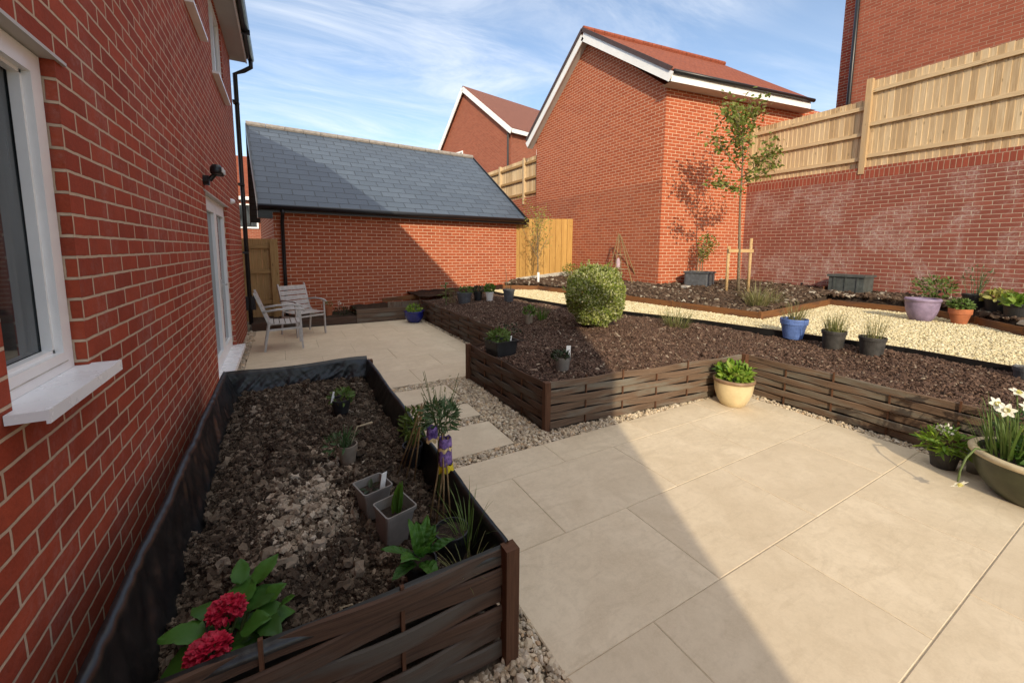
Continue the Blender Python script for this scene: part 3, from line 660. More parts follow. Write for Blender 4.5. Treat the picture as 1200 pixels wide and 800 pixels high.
def window_x(par, x, y0, y1, z0, z1, name='window', fw=.055, out=-1, mull=(), trans=(), sill=None, glass='glass'):
    """window in a wall facing +X (out=1) or -X; frame face stands .02 in front of the pane at x"""
    f = MB(); d = .05*out
    for a, b, c, e in ((y0, y1, z0, z0+fw), (y0, y1, z1-fw, z1), (y0, y0+fw, z0+fw, z1-fw), (y1-fw, y1, z0+fw, z1-fw)):
        f.box(min(x-.02, x+d), max(x-.02, x+d), a, b, c, e)
        ins = .012
        f.box(min(x, x+d*.55), max(x, x+d*.55), a-(ins if a > y0 else 0)+(fw if a == y0 and b == y1 else 0), b+(ins if b < y1 else 0)-(fw if a == y0 and b == y1 else 0), c-(ins if c > z0 and e == z1 else 0), e+(ins if e < z1 and c == z0 else 0))
    for m_ in mull: f.box(min(x, x+d*.9), max(x, x+d*.9), m_-.03, m_+.03, z0+fw, z1-fw)
    for t_ in trans: f.box(min(x, x+d*.8), max(x, x+d*.8), y0+fw, y1-fw, t_-.03, t_+.03)
    fr = f.build(name, M['white'], par)
    g_ = MB(); xx = x - .004*out; g_.quad((xx, y0+fw*.5, z0+fw*.5), (xx, y1-fw*.5, z0+fw*.5), (xx, y1-fw*.5, z1-fw*.5), (xx, y0+fw*.5, z1-fw*.5)); g_.build('pane', M[glass], fr)
    return fr

# --- the house on the left
EZ = 4.95
hs = thing('house', (-4, 3, 0), 'dark red brick house wall close on the left with white window and patio doors', 'house')
WY0, WY1, WZ0, WZ1 = 1.60, 2.10, 1.14, 2.265
DY0, DY1, DZ0, DZ1 = 5.22, 7.05, .17, 2.17
UW = [(4.90, 5.62, 3.83, 4.90), (6.55, 7.78, 3.80, 4.90)]
w = MB(); wall_plane(w, (HX, 0, 0), (0,1,0), (1,0,0), -3.6, 9.05, -.35, EZ, [(WY0,WY1,WZ0,WZ1), (DY0,DY1,DZ0,DZ1)] + UW, .10)
wall_plane(w, (0, 9.05, 0), (-1,0,0), (0,1,0), -HX, 9.0, -.35, EZ); wall_plane(w, (0, -3.6, 0), (-1,0,0), (0,-1,0), -HX, 9.0, -.35, EZ)
w.add([(HX,-3.6,EZ),(-9,-3.6,EZ),(-4.8,-3.6,8.0)], [(0,1,2)]); w.add([(HX,9.05,EZ),(-9,9.05,EZ),(-4.8,9.05,8.0)], [(2,1,0)])
w.build('wall', M['brick_dark'], hs)
v = MB(); roof_slope(v, (HX+.27, -3.75, EZ+.09), (HX+.27, 9.2, EZ+.09), (-4.8, 9.2, 8.15), (-4.8, -3.75, 8.15)); roof_slope(v, (-9.3, 9.2, EZ+.09), (-9.3, -3.75, EZ+.09), (-4.8, -3.75, 8.15), (-4.8, 9.2, 8.15)); v.build('roof', M['tile_brown'], hs)
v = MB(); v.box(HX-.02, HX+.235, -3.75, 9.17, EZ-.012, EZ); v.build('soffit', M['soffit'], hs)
v = MB(); v.box(HX+.236, HX+.256, -3.75, 9.17, EZ-.025, EZ+.12); v.build('fascia', M['white'], hs)
gut = lambda x, y0, y1, z, mb, r=.055: mb.tube([(x, y0, z), (x, y1, z)], r, 12)
v = MB(); gut(HX+.315, -3.8, 9.2, EZ+.075, v); gt = v.build('gutter', M['black'], hs, smooth=True)
for y in (2, 4, 6, 8): v = MB(); v.box(HX+.257, HX+.375, y-.02, y+.02, EZ+.0, EZ+.06); v.build('bracket', M['black'], gt)
dpx, dpy = HX+.06, 9.16
v = MB(); v.tube([(HX+.315, 9.1, EZ+.03), (HX+.315, 9.12, EZ-.09), (HX+.20, 9.14, EZ-.17), (dpx, dpy, EZ-.24), (dpx, dpy, 2.5), (dpx, dpy, .12)], .037, 12); dp = v.build('downpipe', M['black'], hs, smooth=True)
for z in (4.2, 2.75, 1.5): v = MB(); v.box(dpx-.055, dpx+.04, dpy-.14, dpy+.03, z-.02, z+.02); v.build('bracket', M['black'], dp)
v = MB(); v.box(dpx-.07, dpx+.09, dpy-.03, dpy+.14, .40, .66); v.build('drain_box', M['black'], hs)
# ground floor window
wf = window_x(hs, HX-.085, WY0+.010, WY1-.010, WZ0+.013, WZ1-.02, 'window', .068, 1)
v = MB(); v.box(HX-.082, HX+.002, WY0+.002, WY1-.002, WZ0+.001, WZ0+.012); v.box(HX+.002, HX+.080, WY0-.05, WY1+.025, WZ0-.016, WZ0+.012)
v.box(HX+.080, HX+.088, WY0-.05, WY1+.025, WZ0-.026, WZ0+.013); v.build('sill', M['whitesill'], wf)
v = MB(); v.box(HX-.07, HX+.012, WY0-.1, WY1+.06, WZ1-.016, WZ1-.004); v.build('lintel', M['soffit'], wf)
v = MB(); ga_ = HX-.0785; a, b, c, e = WY0+.078, WY1-.078, WZ0+.081, WZ1-.088
for q_ in ((a, b, c, c+.009), (a, b, e-.009, e), (a, a+.009, c+.009, e-.009), (b-.009, b, c+.009, e-.009)): v.box(HX-.0865, ga_, *q_)
v.build('gasket', M['black'], wf)
v = MB(); v.box(HX-.035, HX-.033, WY0+.055, WY1-.055, WZ0+.0445, WZ0+.047); v.build('seam', M['concrete'], wf)
# patio doors
dr = MB(); x0, x1 = HX-.10, HX-.045
def dframe(mb, a, b, c, e, fw, x0, x1):
    mb.box(x0, x1, a, b, c, c+fw); mb.box(x0, x1, a, b, e-fw, e); mb.box(x0, x1, a, a+fw, c+fw, e-fw); mb.box(x0, x1, b-fw, b, c+fw, e-fw)
dframe(dr, DY0+.01, DY1-.01, DZ0+.005, DZ1-.01, .055, x0, x1); do = dr.build('patio_door', M['white'], hs)
mid = (DY0+DY1)/2
for a, b, hy in ((DY0+.07, mid-.004, mid-.06), (mid+.004, DY1-.07, mid+.06)):
    v = MB(); dframe(v, a, b, DZ0+.062, DZ1-.07, .095, x0+.012, x1+.008); lf = v.build('door_leaf', M['white'], do)
    v = MB(); v.quad((x0+.03, a+.09, DZ0+.15), (x0+.03, b-.09, DZ0+.15), (x0+.03, b-.09, DZ1-.16), (x0+.03, a+.09, DZ1-.16)); v.build('pane', M['glass'], do)
v = MB(); v.box(x1+.009, x1+.02, mid+.03, mid+.06, .95, 1.2); v.tube([(x1+.02, mid+.045, 1.13), (x1+.06, mid+.045, 1.13), (x1+.065, mid+.15, 1.125)], .010, 8); v.build('handle', M['grey_metal'], do)
v = MB(); v.box(HX-.10, HX+.11, DY0-.02, DY1+.04, DZ0-.05, DZ0+.003); v.build('threshold', M['whitesill'], do)
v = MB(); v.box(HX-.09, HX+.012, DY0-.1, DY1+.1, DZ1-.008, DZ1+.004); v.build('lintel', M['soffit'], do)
for a, b, c, e in UW:
    uwf = window_x(hs, HX-.07, a+.01, b-.01, c+.01, e-.005, 'window', .055, 1, mull=((a+b)/2,) if b-a > 1 else ())
    v = MB(); v.box(HX-.08, HX+.07, a-.05, b+.05, c-.03, c+.003); v.build('sill', M['white'], uwf)
# fittings fixed to the wall
v = MB(); v.tube([(HX, 5.16, 2.27), (HX+.05, 5.16, 2.27)], .05, 14); sec = v.build('security_light', M['black'], hs, smooth=False)
v = MB(); v.tube([(HX+.05, 5.16, 2.27), (HX+.10, 5.16, 2.34)], .022, 10); v.build('arm', M['black'], sec)
for dy in (-.062, .07):
    v = MB(); c = Vector((HX+.12, 5.16+dy, 2.37)); v.lathe([(0, .055), (.034, .05), (.053, .022), (.056, -.018), (.048, -.04), (0, -.034)], c, 16); v.build('lamp_head', M['black'], sec, smooth=True)
    v = MB(); v.box(c.x+.048, c.x+.060, c.y-.03, c.y+.03, c.z-.024, c.z+.024); v.build('lens', M['tag'], sec)
v = MB(); v.lathe([(.042, 0), (.04, .02), (.03, .045), (.012, .058), (0, .06)], (0,0,0), 18); v.v = [(HX+z_, 7.62+x_, 2.30+y_) for x_, y_, z_ in v.v]; v.build('round_vent', M['white'], hs, smooth=True)

# --- fence beside the garage (far left)
fl = thing('fence', (-.4, 9.95, 0), 'brown close-boarded wooden fence between the house corner and the garage', 'fence')
v = MB(); x = -1.6
while x < -.19:
    v.bar((x+.05, 9.98+.006*(int(x*20) % 2), .05), (x+.05, 9.98+.006*(int(x*20) % 2), 1.78), .098, .016, up=(0,1,0)); x += .1
v.build('boards', M['fencebrown'], fl)
for z in (.45, 1.10, 1.62): v = MB(); v.bar((-1.6, 9.945, z), (-.2, 9.945, z), .04, .075); v.build('rail', M['fencebrown'], fl)
v = MB(); v.bar((-.2, 9.93, 0), (-.2, 9.93, 1.72), .09, .09, up=(0,1,0)); v.build('post', M['fencebrown'], fl)

# --- garage with slate roof (turned a few degrees)
ga = thing('garage', (3, 12, 0), 'low brick garage with dark slate roof and black gutter', 'garage')
ge = Vector((.99692, .0785, 0)); gn = Vector((-.0785, .99692, 0)); G0 = Vector((-.158, 10.05, 0))
GP = lambda u_, v_, z_: tuple(G0 + ge*u_ + gn*v_ + Vector((0, 0, z_)))
GEZ, GR, GRZ = 2.36, 3.0, 4.80
w = MB(); wall_plane(w, G0, ge, -gn, 0, 6.27, -.3, GEZ+.05); wall_plane(w, G0+ge*6.27, gn, ge, 0, 6.0, -.3, GEZ+.05); wall_plane(w, G0, gn, -ge, 0, 6.0, -.3, GEZ+.05); wall_plane(w, G0+gn*6, ge, gn, 0, 6.27, -.3, GEZ+.05)
for u_ in (0, 6.27): w.add([GP(u_, 0, GEZ+.05), GP(u_, 6, GEZ+.05), GP(u_, 3, GRZ-.12)], [(0,1,2) if u_ else (2,1,0)])
w.build('wall', M['brick_orange'], ga)
v = MB(); roof_slope(v, GP(-.26,-.22,GEZ+.10), GP(6.47,-.22,GEZ+.10), GP(6.40,GR,GRZ), GP(-.30,GR,GRZ)); roof_slope(v, GP(6.47,6.22,GEZ+.10), GP(-.26,6.22,GEZ+.10), GP(-.30,GR,GRZ), GP(6.40,GR,GRZ)); v.build('roof', M['slate'], ga)
x = -.31
while x < 6.35:
    v = MB(); a = GP(x, GR, GRZ+.02); b = GP(min(x+.44, 6.41), GR, GRZ+.02); v.tube([a, b], .075, 10); v.build('ridge_tile', M['lead'], ga, smooth=False); x += .45
v = MB(); v.box(-.24, 6.44, -.2, -.002, GEZ-.012, GEZ+.0); v.v = [GP(*p_) for p_ in v.v]; v.build('soffit', M['fascia'], ga)
v = MB(); v.box(-.25, 6.45, -.225, -.203, GEZ-.03, GEZ+.085); v.v = [GP(*p_) for p_ in v.v]; v.build('fascia', M['fascia'], ga)
v = MB(); v.tube([GP(-.27,-.285,GEZ+.07), GP(6.50,-.285,GEZ+.07)], .057, 12); v.build('gutter', M['black'], ga, smooth=True)
v = MB(); v.tube([GP(.16,-.285,GEZ+.03), GP(.16,-.26,GEZ-.08), GP(.16,-.06,GEZ-.2), GP(.16,-.055,1.2), GP(.16,-.055,.1)], .036, 12); v.build('downpipe', M['black'], ga, smooth=True)
v = MB()
for a, b in (((-.272,-.25,GEZ+.04), (-.312,GR,GRZ-.06)), ((-.272,6.25,GEZ+.04), (-.312,GR,GRZ-.06)), ((6.482,-.25,GEZ+.04), (6.412,GR,GRZ-.06)), ((6.482,6.25,GEZ+.04), (6.412,GR,GRZ-.06))): v = MB(); v.bar(GP(*a), GP(*b), .022, .19); v.build('bargeboard', M['black'], ga)
v = MB(); v.box(-.283, -.02, -.24, .02, GEZ-.16, GEZ-.013); v.v = [GP(*p_) for p_ in v.v]; v.build('box_end', M['black'], ga)

# --- yellow fence between garage and the big house
fy = thing('fence', (7, 10.5, .6), 'new yellow vertical board fence between the garage and the big brick house', 'fence')
a0 = Vector((6.10, 10.57, 0)); a1 = Vector((7.975, 10.27, 0)); dd = (a1-a0).normalized(); Lf = (a1-a0).length; v = MB(); s = 0; nn = Vector((dd.y, -dd.x, 0))
while s < Lf-.02:
    c = a0+dd*(s+.05)+nn*(.024*(round(s/.1) % 2)); v.bar(c+Vector((0,0,.74+.10*s)), c+Vector((0,0,2.50+.03*s)), .014, (.078 if round(s/.1) % 2 else .12), up=dd); s += .100
v.build('boards', M['fenceyel'], fy)
v = MB(); v.bar(a0+Vector((0,0,.66))+nn*.02, a1+Vector((0,0,.86))+nn*.02, .05, .15); v.build('gravel_board', M['concrete'], fy)
for z in (.95, 1.6, 2.2): v = MB(); v.bar(a0+Vector((0,0,z))-nn*.04, a1+Vector((0,0,z+.06))-nn*.04, .04, .08); v.build('rail', M['fenceyel'], fy)

# --- big brick house
BHX, BHY = 7.98, 6.84
bh = thing('house', (11, 9.5, 0), 'tall orange brick house with white gable verge behind the sapling', 'house')
ue_ = Vector((.990, -.141, 0)); un = Vector((-.141, -.990, 0)); B0 = Vector((BHX, BHY, 0)); BEZ = 5.50; AY, AZ, LY = 9.72, 7.72, 12.42
w = MB(); wall_plane(w, B0, ue_, un, 0, 5.6, 3.30, BEZ); wall_plane(w, (BHX, 0, 0), (0,1,0), (-1,0,0), BHY, LY, 3.27, BEZ-.1)
w.add([(BHX,BHY,BEZ-.1),(BHX,LY,BEZ-.1),(BHX,AY,AZ-.1)], [(2,1,0)]); wall_plane(w, (BHX, LY, 0), (1,0,0), (0,1,0), 0, 5.5, 0, BEZ-.1)
w.build('wall', M['brick_orange'], bh)
w = MB(); wall_plane(w, (BHX, 0, 0), (0,1,0), (-1,0,0), BHY, LY, .3, 3.27); w.build('plinth', M['brick_base'], bh)
w = MB(); wall_plane(w, B0, ue_, un, 0, 5.6, .3, 3.30); w.build('lower_wall', M['brick_orange'], bh)
VX = BHX-.22
er = B0 + un*.33 + Vector((0,0,BEZ+.13)); e0 = Vector((VX, er.y + .03, BEZ+.13)); e1 = e0 + ue_*4.75
rd0 = Vector((VX, AY, AZ+.12)); rd1 = Vector((13.3, 9.05, AZ+.12)); el0 = Vector((VX, LY+.3, BEZ-.05)); el1 = Vector((14, LY+.1, BEZ-.05)); hip = e1.copy()
v = MB(); roof_slope(v, e0, hip, rd1, rd0, .07); roof_slope(v, el1, el0, rd0, rd1, .07); v.add([hip, (15, 12, BEZ), rd1], [(0,1,2)]); v.build('roof', M['tile_red'], bh)
k = 0; dv = (rd1-rd0); n_ = int(dv.length/.33)
v = MB()
for k in range(n_): v.tube([rd0+dv*(k/n_)+Vector((0,0,.02)), rd0+dv*((k+.96)/n_)+Vector((0,0,.02))], .085, 8)
v.build('ridge_tiles', M['ridge_red'], bh)
for nm, a, b in (('near', e0, rd0), ('far', el0, rd0)):
    a = Vector(a); b = Vector(b); up = Vector((0,0,1)); xo = Vector((-.012, 0, 0))
    v = MB(); v.bar(a+xo+Vector((0,0,-.17)), b+xo+Vector((0,0,-.19)), .022, .21); v.build('bargeboard', M['white'], bh)
    v = MB(); v.bar(a+Vector((-.02,0,.0)), b+Vector((-.02,0,.0)), .06, .10); v.build('verge_tile', M['dryverge'], bh)
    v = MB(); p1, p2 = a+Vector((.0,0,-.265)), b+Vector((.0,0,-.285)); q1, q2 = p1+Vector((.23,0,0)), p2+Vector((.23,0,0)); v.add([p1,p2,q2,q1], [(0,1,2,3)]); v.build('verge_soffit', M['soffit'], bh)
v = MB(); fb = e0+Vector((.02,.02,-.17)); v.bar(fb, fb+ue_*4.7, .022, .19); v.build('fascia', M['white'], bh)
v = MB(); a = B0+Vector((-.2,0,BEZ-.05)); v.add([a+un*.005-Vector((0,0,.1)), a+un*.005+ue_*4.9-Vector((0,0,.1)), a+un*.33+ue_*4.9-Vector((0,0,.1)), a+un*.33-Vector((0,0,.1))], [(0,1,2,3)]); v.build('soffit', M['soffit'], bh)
v = MB(); v.tube([fb+un*.06+Vector((.02,0,.115)), fb+un*.06+ue_*4.75+Vector((0,0,.115))], .048, 10); v.build('gutter', M['black'], bh, smooth=True)

# --- second brick house farther off
h2 = thing('house', (14, 26, 2), 'smaller brown roofed brick house rising behind the slate garage', 'house')
A_ = Vector((12.2, 21.8, 0)); B_ = Vector((10.6, 29.7, 0)); u2 = (B_-A_).normalized(); n2 = Vector((-u2.y, u2.x, 0)); n2 = n2 if n2.x < 0 else -n2; dpt = -n2
L2 = (B_-A_).length; HZ = 8.6; AP = A_+u2*(L2*.60); APZ = 12.3
w = MB(); wall_plane(w, A_, u2, n2, 0, L2, 0, HZ); w.add([A_+Vector((0,0,HZ)), B_+Vector((0,0,HZ)), AP+Vector((0,0,APZ))], [(0,1,2)]); wall_plane(w, A_, dpt, -u2, 0, 9, 0, HZ, [(2.1, 4.3, 6.3, 7.9)], .1); w.build('wall', M['brick_far'], h2)
o_ = n2*.2 - u2*.25; e0_ = A_+o_+Vector((0,0,HZ+.1)); r0_ = AP+n2*.2+Vector((0,0,APZ+.2)); el_ = B_+n2*.2+u2*.25+Vector((0,0,HZ+.05))
v = MB(); roof_slope(v, e0_, e0_+dpt*9.4, r0_+dpt*9.4, r0_, .1); roof_slope(v, el_+dpt*9.4, el_, r0_, r0_+dpt*9.4, .1); v.build('roof', M['tile_brown'], h2)
for a, b in ((e0_, r0_), (el_, r0_)): v = MB(); v.bar(a+n2*.03+Vector((0,0,-.2)), b+n2*.03+Vector((0,0,-.22)), .04, .3); v.build('bargeboard', M['white'], h2)
v = MB(); v.bar(e0_-u2*.03+Vector((0,0,-.16)), e0_-u2*.03+dpt*9+Vector((0,0,-.16)), .04, .24); v.build('fascia', M['white'], h2)
v = MB(); v.tube([A_+n2*.1+u2*.2+Vector((0,0,HZ-.1)), A_+n2*.1+u2*.2+Vector((0,0,2))], .06, 8); v.build('downpipe', M['black'], h2)
P2 = lambda a, d_, z: tuple(A_ + dpt*a + u2*d_ + Vector((0,0,z)))
v = MB()
for a, b, c, e in ((2.1,2.22,6.3,7.9), (4.18,4.3,6.3,7.9), (2.22,4.18,6.3,6.42), (2.22,4.18,7.78,7.9), (3.15,3.25,6.42,7.78), (3.25,4.18,7.1,7.18)): 
    m_ = MB(); m_.box(a, b, .02, .12, c, e); m_.v = [P2(*p_) for p_ in m_.v]; v.add(m_.v, m_.f)
wf2 = v.build('window', M['white'], h2); v = MB(); v.quad(P2(2.1,.1,6.3), P2(4.3,.1,6.3), P2(4.3,.1,7.9), P2(2.1,.1,7.9)); v.build('pane', M['glass'], wf2)
c_ = A_+u2*5.55+n2*.02; v = MB(); 
for a, b, z0_, z1_ in ((-.42,-.32,6.9,8.35), (.32,.42,6.9,8.35), (-.32,.32,6.9,7.0), (-.32,.32,8.25,8.35)): v.bar(c_+u2*((a+b)/2)+Vector((0,0,z0_)), c_+u2*((a+b)/2)+Vector((0,0,z1_)), b-a, .06, up=n2)
v.build('window', M['white'], h2)

# --- house at the top right behind the fence
hr = thing('house', (16, 1, 2), 'red brick house end with black downpipe above the fence on the right', 'house')
w = MB(); wall_plane(w, (14, 0, 0), (0,1,0), (-1,0,0), -6, 5.68, 0, 13); wall_plane(w, (14, 5.68, 0), (1,0,0), (0,1,0), 0, 8, 0, 13); w.build('wall', M['brick_far'], hr)
w = MB(); wall_plane(w, (14.35, 0, 0), (0,1,0), (-1,0,0), 5.4, 6.12, 0, 13); w.build('side_wall', M['brick_dark'], hr)
v = MB(); v.tube([(13.95, 5.66, 0), (13.95, 5.66, 13)], .05, 10); v.build('downpipe', M['black'], hr, smooth=True)

# --- small far house glimpsed beside the downpipe
hf = thing('house', (-1.6, 26, 0), 'tiny distant house with red roof and white windows seen past the downpipe', 'house')
w = MB(); w.box(-6, 1.5, 26, 32, -.4, 4.4); w.build('wall', M['brick_far'], hf)
v = MB(); roof_slope(v, (-6.2, 25.8, 4.2), (1.7, 25.8, 4.2), (1.7, 29, 6.9), (-6.2, 29, 6.9), .1); v.build('roof', M['tile_red'], hf)
v = MB(); v.box(-6.1, 1.6, 25.75, 25.8, 4.08, 4.26); v.build('fascia', M['white'], hf)
for x in (-2.2, -.6): 
    v = MB(); dframe(v, x, x+1.1, 2.6, 3.9, .08, 0, .05); v.v = [(b, 25.93+a, c) for a, b, c in v.v]; f_ = v.build('window', M['white'], hf)
    v = MB(); v.quad((x+.05,25.96,2.65),(x+1.05,25.96,2.65),(x+1.05,25.96,3.85),(x+.05,25.96,3.85)); v.build('pane', M['glass'], f_)

# --- retaining wall with close-boarded fence on top
RX = 10.75; CZ = 3.36
rw = thing('retaining_wall', (RX, 2, .5), 'tall plum brick retaining wall streaked with white salts', 'wall')
w = MB(); wall_plane(w, (RX, 0, 0), (0,1,0), (-1,0,0), -4, 6.46, .2, CZ-.235); w.build('wall', M['brick_purple'], rw)
w = MB(); w.box(RX-.004, RX+.33, -4, 6.46, CZ-.235, CZ); cz = [((0, 0), (0, 0))]; w.build('coping', M['brick_soldier'], rw)
for y, z in ((4.95, .83), (2.62, .86)): v = MB(); v.tube([(RX-.004, y, z), (RX+.02, y, z)], .028, 10); v.build('weep_hole', M['black'], rw)
def panel(label, ya, yb, z0, z1, group):
    t = thing('boarded_fence', (RX, ya, z0), label, 'fence', group); v = MB(); y = ya
    k_ = 0
    while y < yb-.03:
        v.bar((RX+.095, y+.05, z0), (RX+.095, y+.05, z1+U(-.006,.006)), .014, .108, up=(.14,1,0)); y += .094; k_ += 1
    v.build('boards', M['fence'], t)
    for f_ in (.135, .50, .88):
        z = z0+(z1-z0)*f_; v = MB(); v.bar((RX+.055, ya, z), (RX+.055, yb, z), .045, .075); v.build('rail', M['fence'], t)
    return t
panel('tall fence panel on the retaining wall, right of the central post', -2.2, 3.97, CZ+.0, 5.12, 'fence panels on the retaining wall')
panel('lower stepped fence panel on the retaining wall, next to the big house', 4.06, 6.40, CZ+.0, 4.76, 'fence panels on the retaining wall')
for y, z1, lb_ in ((4.015, 5.15, 'thick timber fence post between the two panels on the retaining wall'), (6.42, 4.74, 'timber fence post against the big house behind the sapling')):
    v = MB(); v.bar((RX+.03, y, CZ-.13 if y < 5 else CZ), (RX+.03, y, z1), .10, .10, up=(0,1,0)); tag(v.build('fence_post', M['fencepost']), lb_, 'post')

# --- upper fence in the gap behind the garage
ft = thing('fence', (8.1, 14.5, 3.4), 'pale board fence on a brick base in the gap between two houses', 'fence')
v = MB(); y = 12.45
while y < 18.5: v.bar((8.13, y+.05, 3.55), (8.13, y+.05, 4.97), .014, .112, up=(.14,1,0)); y += .105
v.build('boards', M['fence'], ft)
for z in (3.68, 4.22, 4.78): v = MB(); v.bar((8.08, 12.45, z), (8.08, 18.5, z), .05, .08); v.build('rail', M['fencebrown'], ft)
for y in (13.4, 15.35, 17.3): v = MB(); v.bar((8.07, y, 3.3), (8.07, y, 5.0), .1, .1, up=(0,1,0)); v.build('post', M['fence'], ft)
w = MB(); w.box(8.05, 8.3, 12.44, 18.5, 0, 3.54); w.build('base_wall', M['brick_base'], ft)

# ------------------------------------------------------------------ plants and pots
def foliage_ball(mb, c, r, n, Lf, Wf, sq=1.0, up=.5, shell=.55, droop=.25):
    c = Vector(c)
    for _ in range(n):
        d = Vector((random.gauss(0,1), random.gauss(0,1), random.gauss(0,1))).normalized(); rr = r*(shell+(1-shell)*random.random()**.5)*(1+.18*mnoise.noise(d*2.2+c))
        p_ = c + Vector((d.x*rr, d.y*rr, d.z*rr*sq)); dd_ = (d + Vector((U(-.6,.6), U(-.6,.6), U(-.4,.6)+up*.5))).normalized()
        mb.leaf(p_, (dd_+Vector((U(-.7,.7), U(-.7,.7), U(-.3,.5)))).normalized(), Lf*U(.7,1.2), Wf*U(.7,1.2), up=(d.x*1.1+U(-.6,.6), d.y*1.1+U(-.6,.6), d.z+.5+U(-.3,.3)), droop=droop, n=3)
def tuft(mb, p_, n, h, spread, w_, droop=.5, lean=.5, minh=.6):
    for _ in range(n):
        a = U(0, 2*PI); r_ = spread*random.random()**.5; b = Vector((p_[0]+math.cos(a)*r_, p_[1]+math.sin(a)*r_, p_[2]))
        k_ = U(.1, lean); a2 = a + U(-.6, .6); mb.blade(b, (math.cos(a2)*k_, math.sin(a2)*k_, 1), h*U(minh, 1.1), w_, droop*U(.4,1.4))
def rosette(mb, c, n, Lf, Wf, el=(.3,1.2), droop=.35, stem=0, nn=5):
    for k_ in range(n):
        a = 2*PI*k_*.618+U(-.3,.3); e_ = U(*el); d = Vector((math.cos(a)*math.cos(e_), math.sin(a)*math.cos(e_), math.sin(e_)))
        b = Vector(c) + Vector((math.cos(a)*.01, math.sin(a)*.01, 0)) + d*stem*U(.5,1); (mb.broad(b, d, Lf*U(.75,1.15), Wf*U(.8,1.15), droop=droop*U(.5,1.4)) if Wf > .05 else mb.leaf(b, d, Lf*U(.75,1.15), Wf*U(.8,1.15), droop=droop, n=nn, fold=.18))
POTS = {}
def pot(loc, r, h, mat, label, cat='plant pot', group=None, taper=.75, rim=.018, name='plant_pot', shape='cone', rimmat=None, soil=True, fillz=.86, tilt=None):
    t = thing(name, loc, label, cat, group); v = MB(); x, y, z = loc; th = max(.006, r*.06)
    if shape == 'bowl': pr = [(0, .0), (r*.55, 0), (r*.62, h*.03), (r*.80, h*.25), (r*.93, h*.52), (r*.985, h*.78), (r*.99, h*.9), (r*1.03, h*.93), (r*1.04, h*.98), (r*1.0, h), (r*.92, h*.985), (r*.89, h*.9), (r*.86, h*.7), (0, h*.6)]
    else: pr = [(0, 0), (r*taper*.96, 0), (r*taper, h*.02), (r*(taper+(1-taper)*.80)*.985, h-rim*2.0), (r*1.0, h-rim*1.9), (r*1.02, h-rim*.2), (r*1.0, h), (r-th, h), (r*(taper+(1-taper)*.8)-th, h*.80), (0, h*.7)]
    v.lathe(pr, (x, y, z), 36); v.build('pot', mat, t, smooth=False if shape != 'bowl' else True)
    if rimmat: v = MB(); v.lathe([(r*.985, h*.87), (r*1.045, h*.90), (r*1.055, h*.97), (r*1.01, h*1.012), (r*.91, h*1.0)], (x, y, z), 36); v.build('rim', rimmat, t, smooth=True)
    if soil: v = MB(); v.disc((x, y, z+h*fillz), r*.93, 24, 0, .012); v.build('soil', M['soilpot'], t)
    return t
def leafs(par, mb, mat, name='foliage'): return mb.build(name, mat, par)
def plant_tag(par, x, y, z, h=.11, w_=.024, rot=.5, lean=.02):
    v = MB(); c, s_ = math.cos(rot), math.sin(rot); a = Vector((c*w_/2, s_*w_/2, 0)); b = Vector((x, y, z)); u_ = Vector((lean, lean, h)); t_ = Vector((-s_, c, 0))*.0015
    v.add([b-a-t_, b+a-t_, b+a+u_-t_, b-a+u_-t_, b-a+t_, b+a+t_, b+a+u_+t_, b-a+u_+t_], [(0,1,2,3), (7,6,5,4), (0,3,7,4), (1,5,6,2), (3,2,6,7)]); return v.build('plant_label', M['tag'], par)
def square_pot(loc, w_, h, mat, label, group=None, rot=0, taper=.72, cat='plant pot', name='plant_pot', soilz=.75, tilt=0):
    t = thing(name, loc, label, cat, group); v = MB(); x, y, z = loc; c, s_ = math.cos(rot), math.sin(rot)
    def ring(hw, zz, rr=.18, tl=0):
        q = []
        for cx, cy in ((1,1),(-1,1),(-1,-1),(1,-1)):
            for k_ in range(3):
                a = math.atan2(cy, cx) - PI/4 + k_*PI/4; px_ = cx*hw*(1-rr)+math.cos(a)*hw*rr; py_ = cy*hw*(1-rr)+math.sin(a)*hw*rr; q.append((x+px_*c-py_*s_+tilt*zz, y+px_*s_+py_*c, z+zz))
        return q
    R_ = [ring(w_/2*taper, 0), ring(w_/2*.96, h*.90), ring(w_/2*1.04, h*.905), ring(w_/2*1.06, h), ring(w_/2*.97, h), ring(w_/2*.9, h*.78), ring(w_/2*taper*.9, h*.1)]
    n_ = 12; V = [p_ for r_ in R_ for p_ in r_]; F = [(i*n_+k_, i*n_+(k_+1)%n_, (i+1)*n_+(k_+1)%n_, (i+1)*n_+k_) for i in range(len(R_)-1) for k_ in range(n_)] + [tuple(range(n_))[::-1]]
    v.add(V, F); v.build('pot', mat, t); v = MB(); v.add(ring(w_/2*.9, h*soilz), [tuple(range(n_))]); v.build('soil', M['soilpot'], t)
    return t

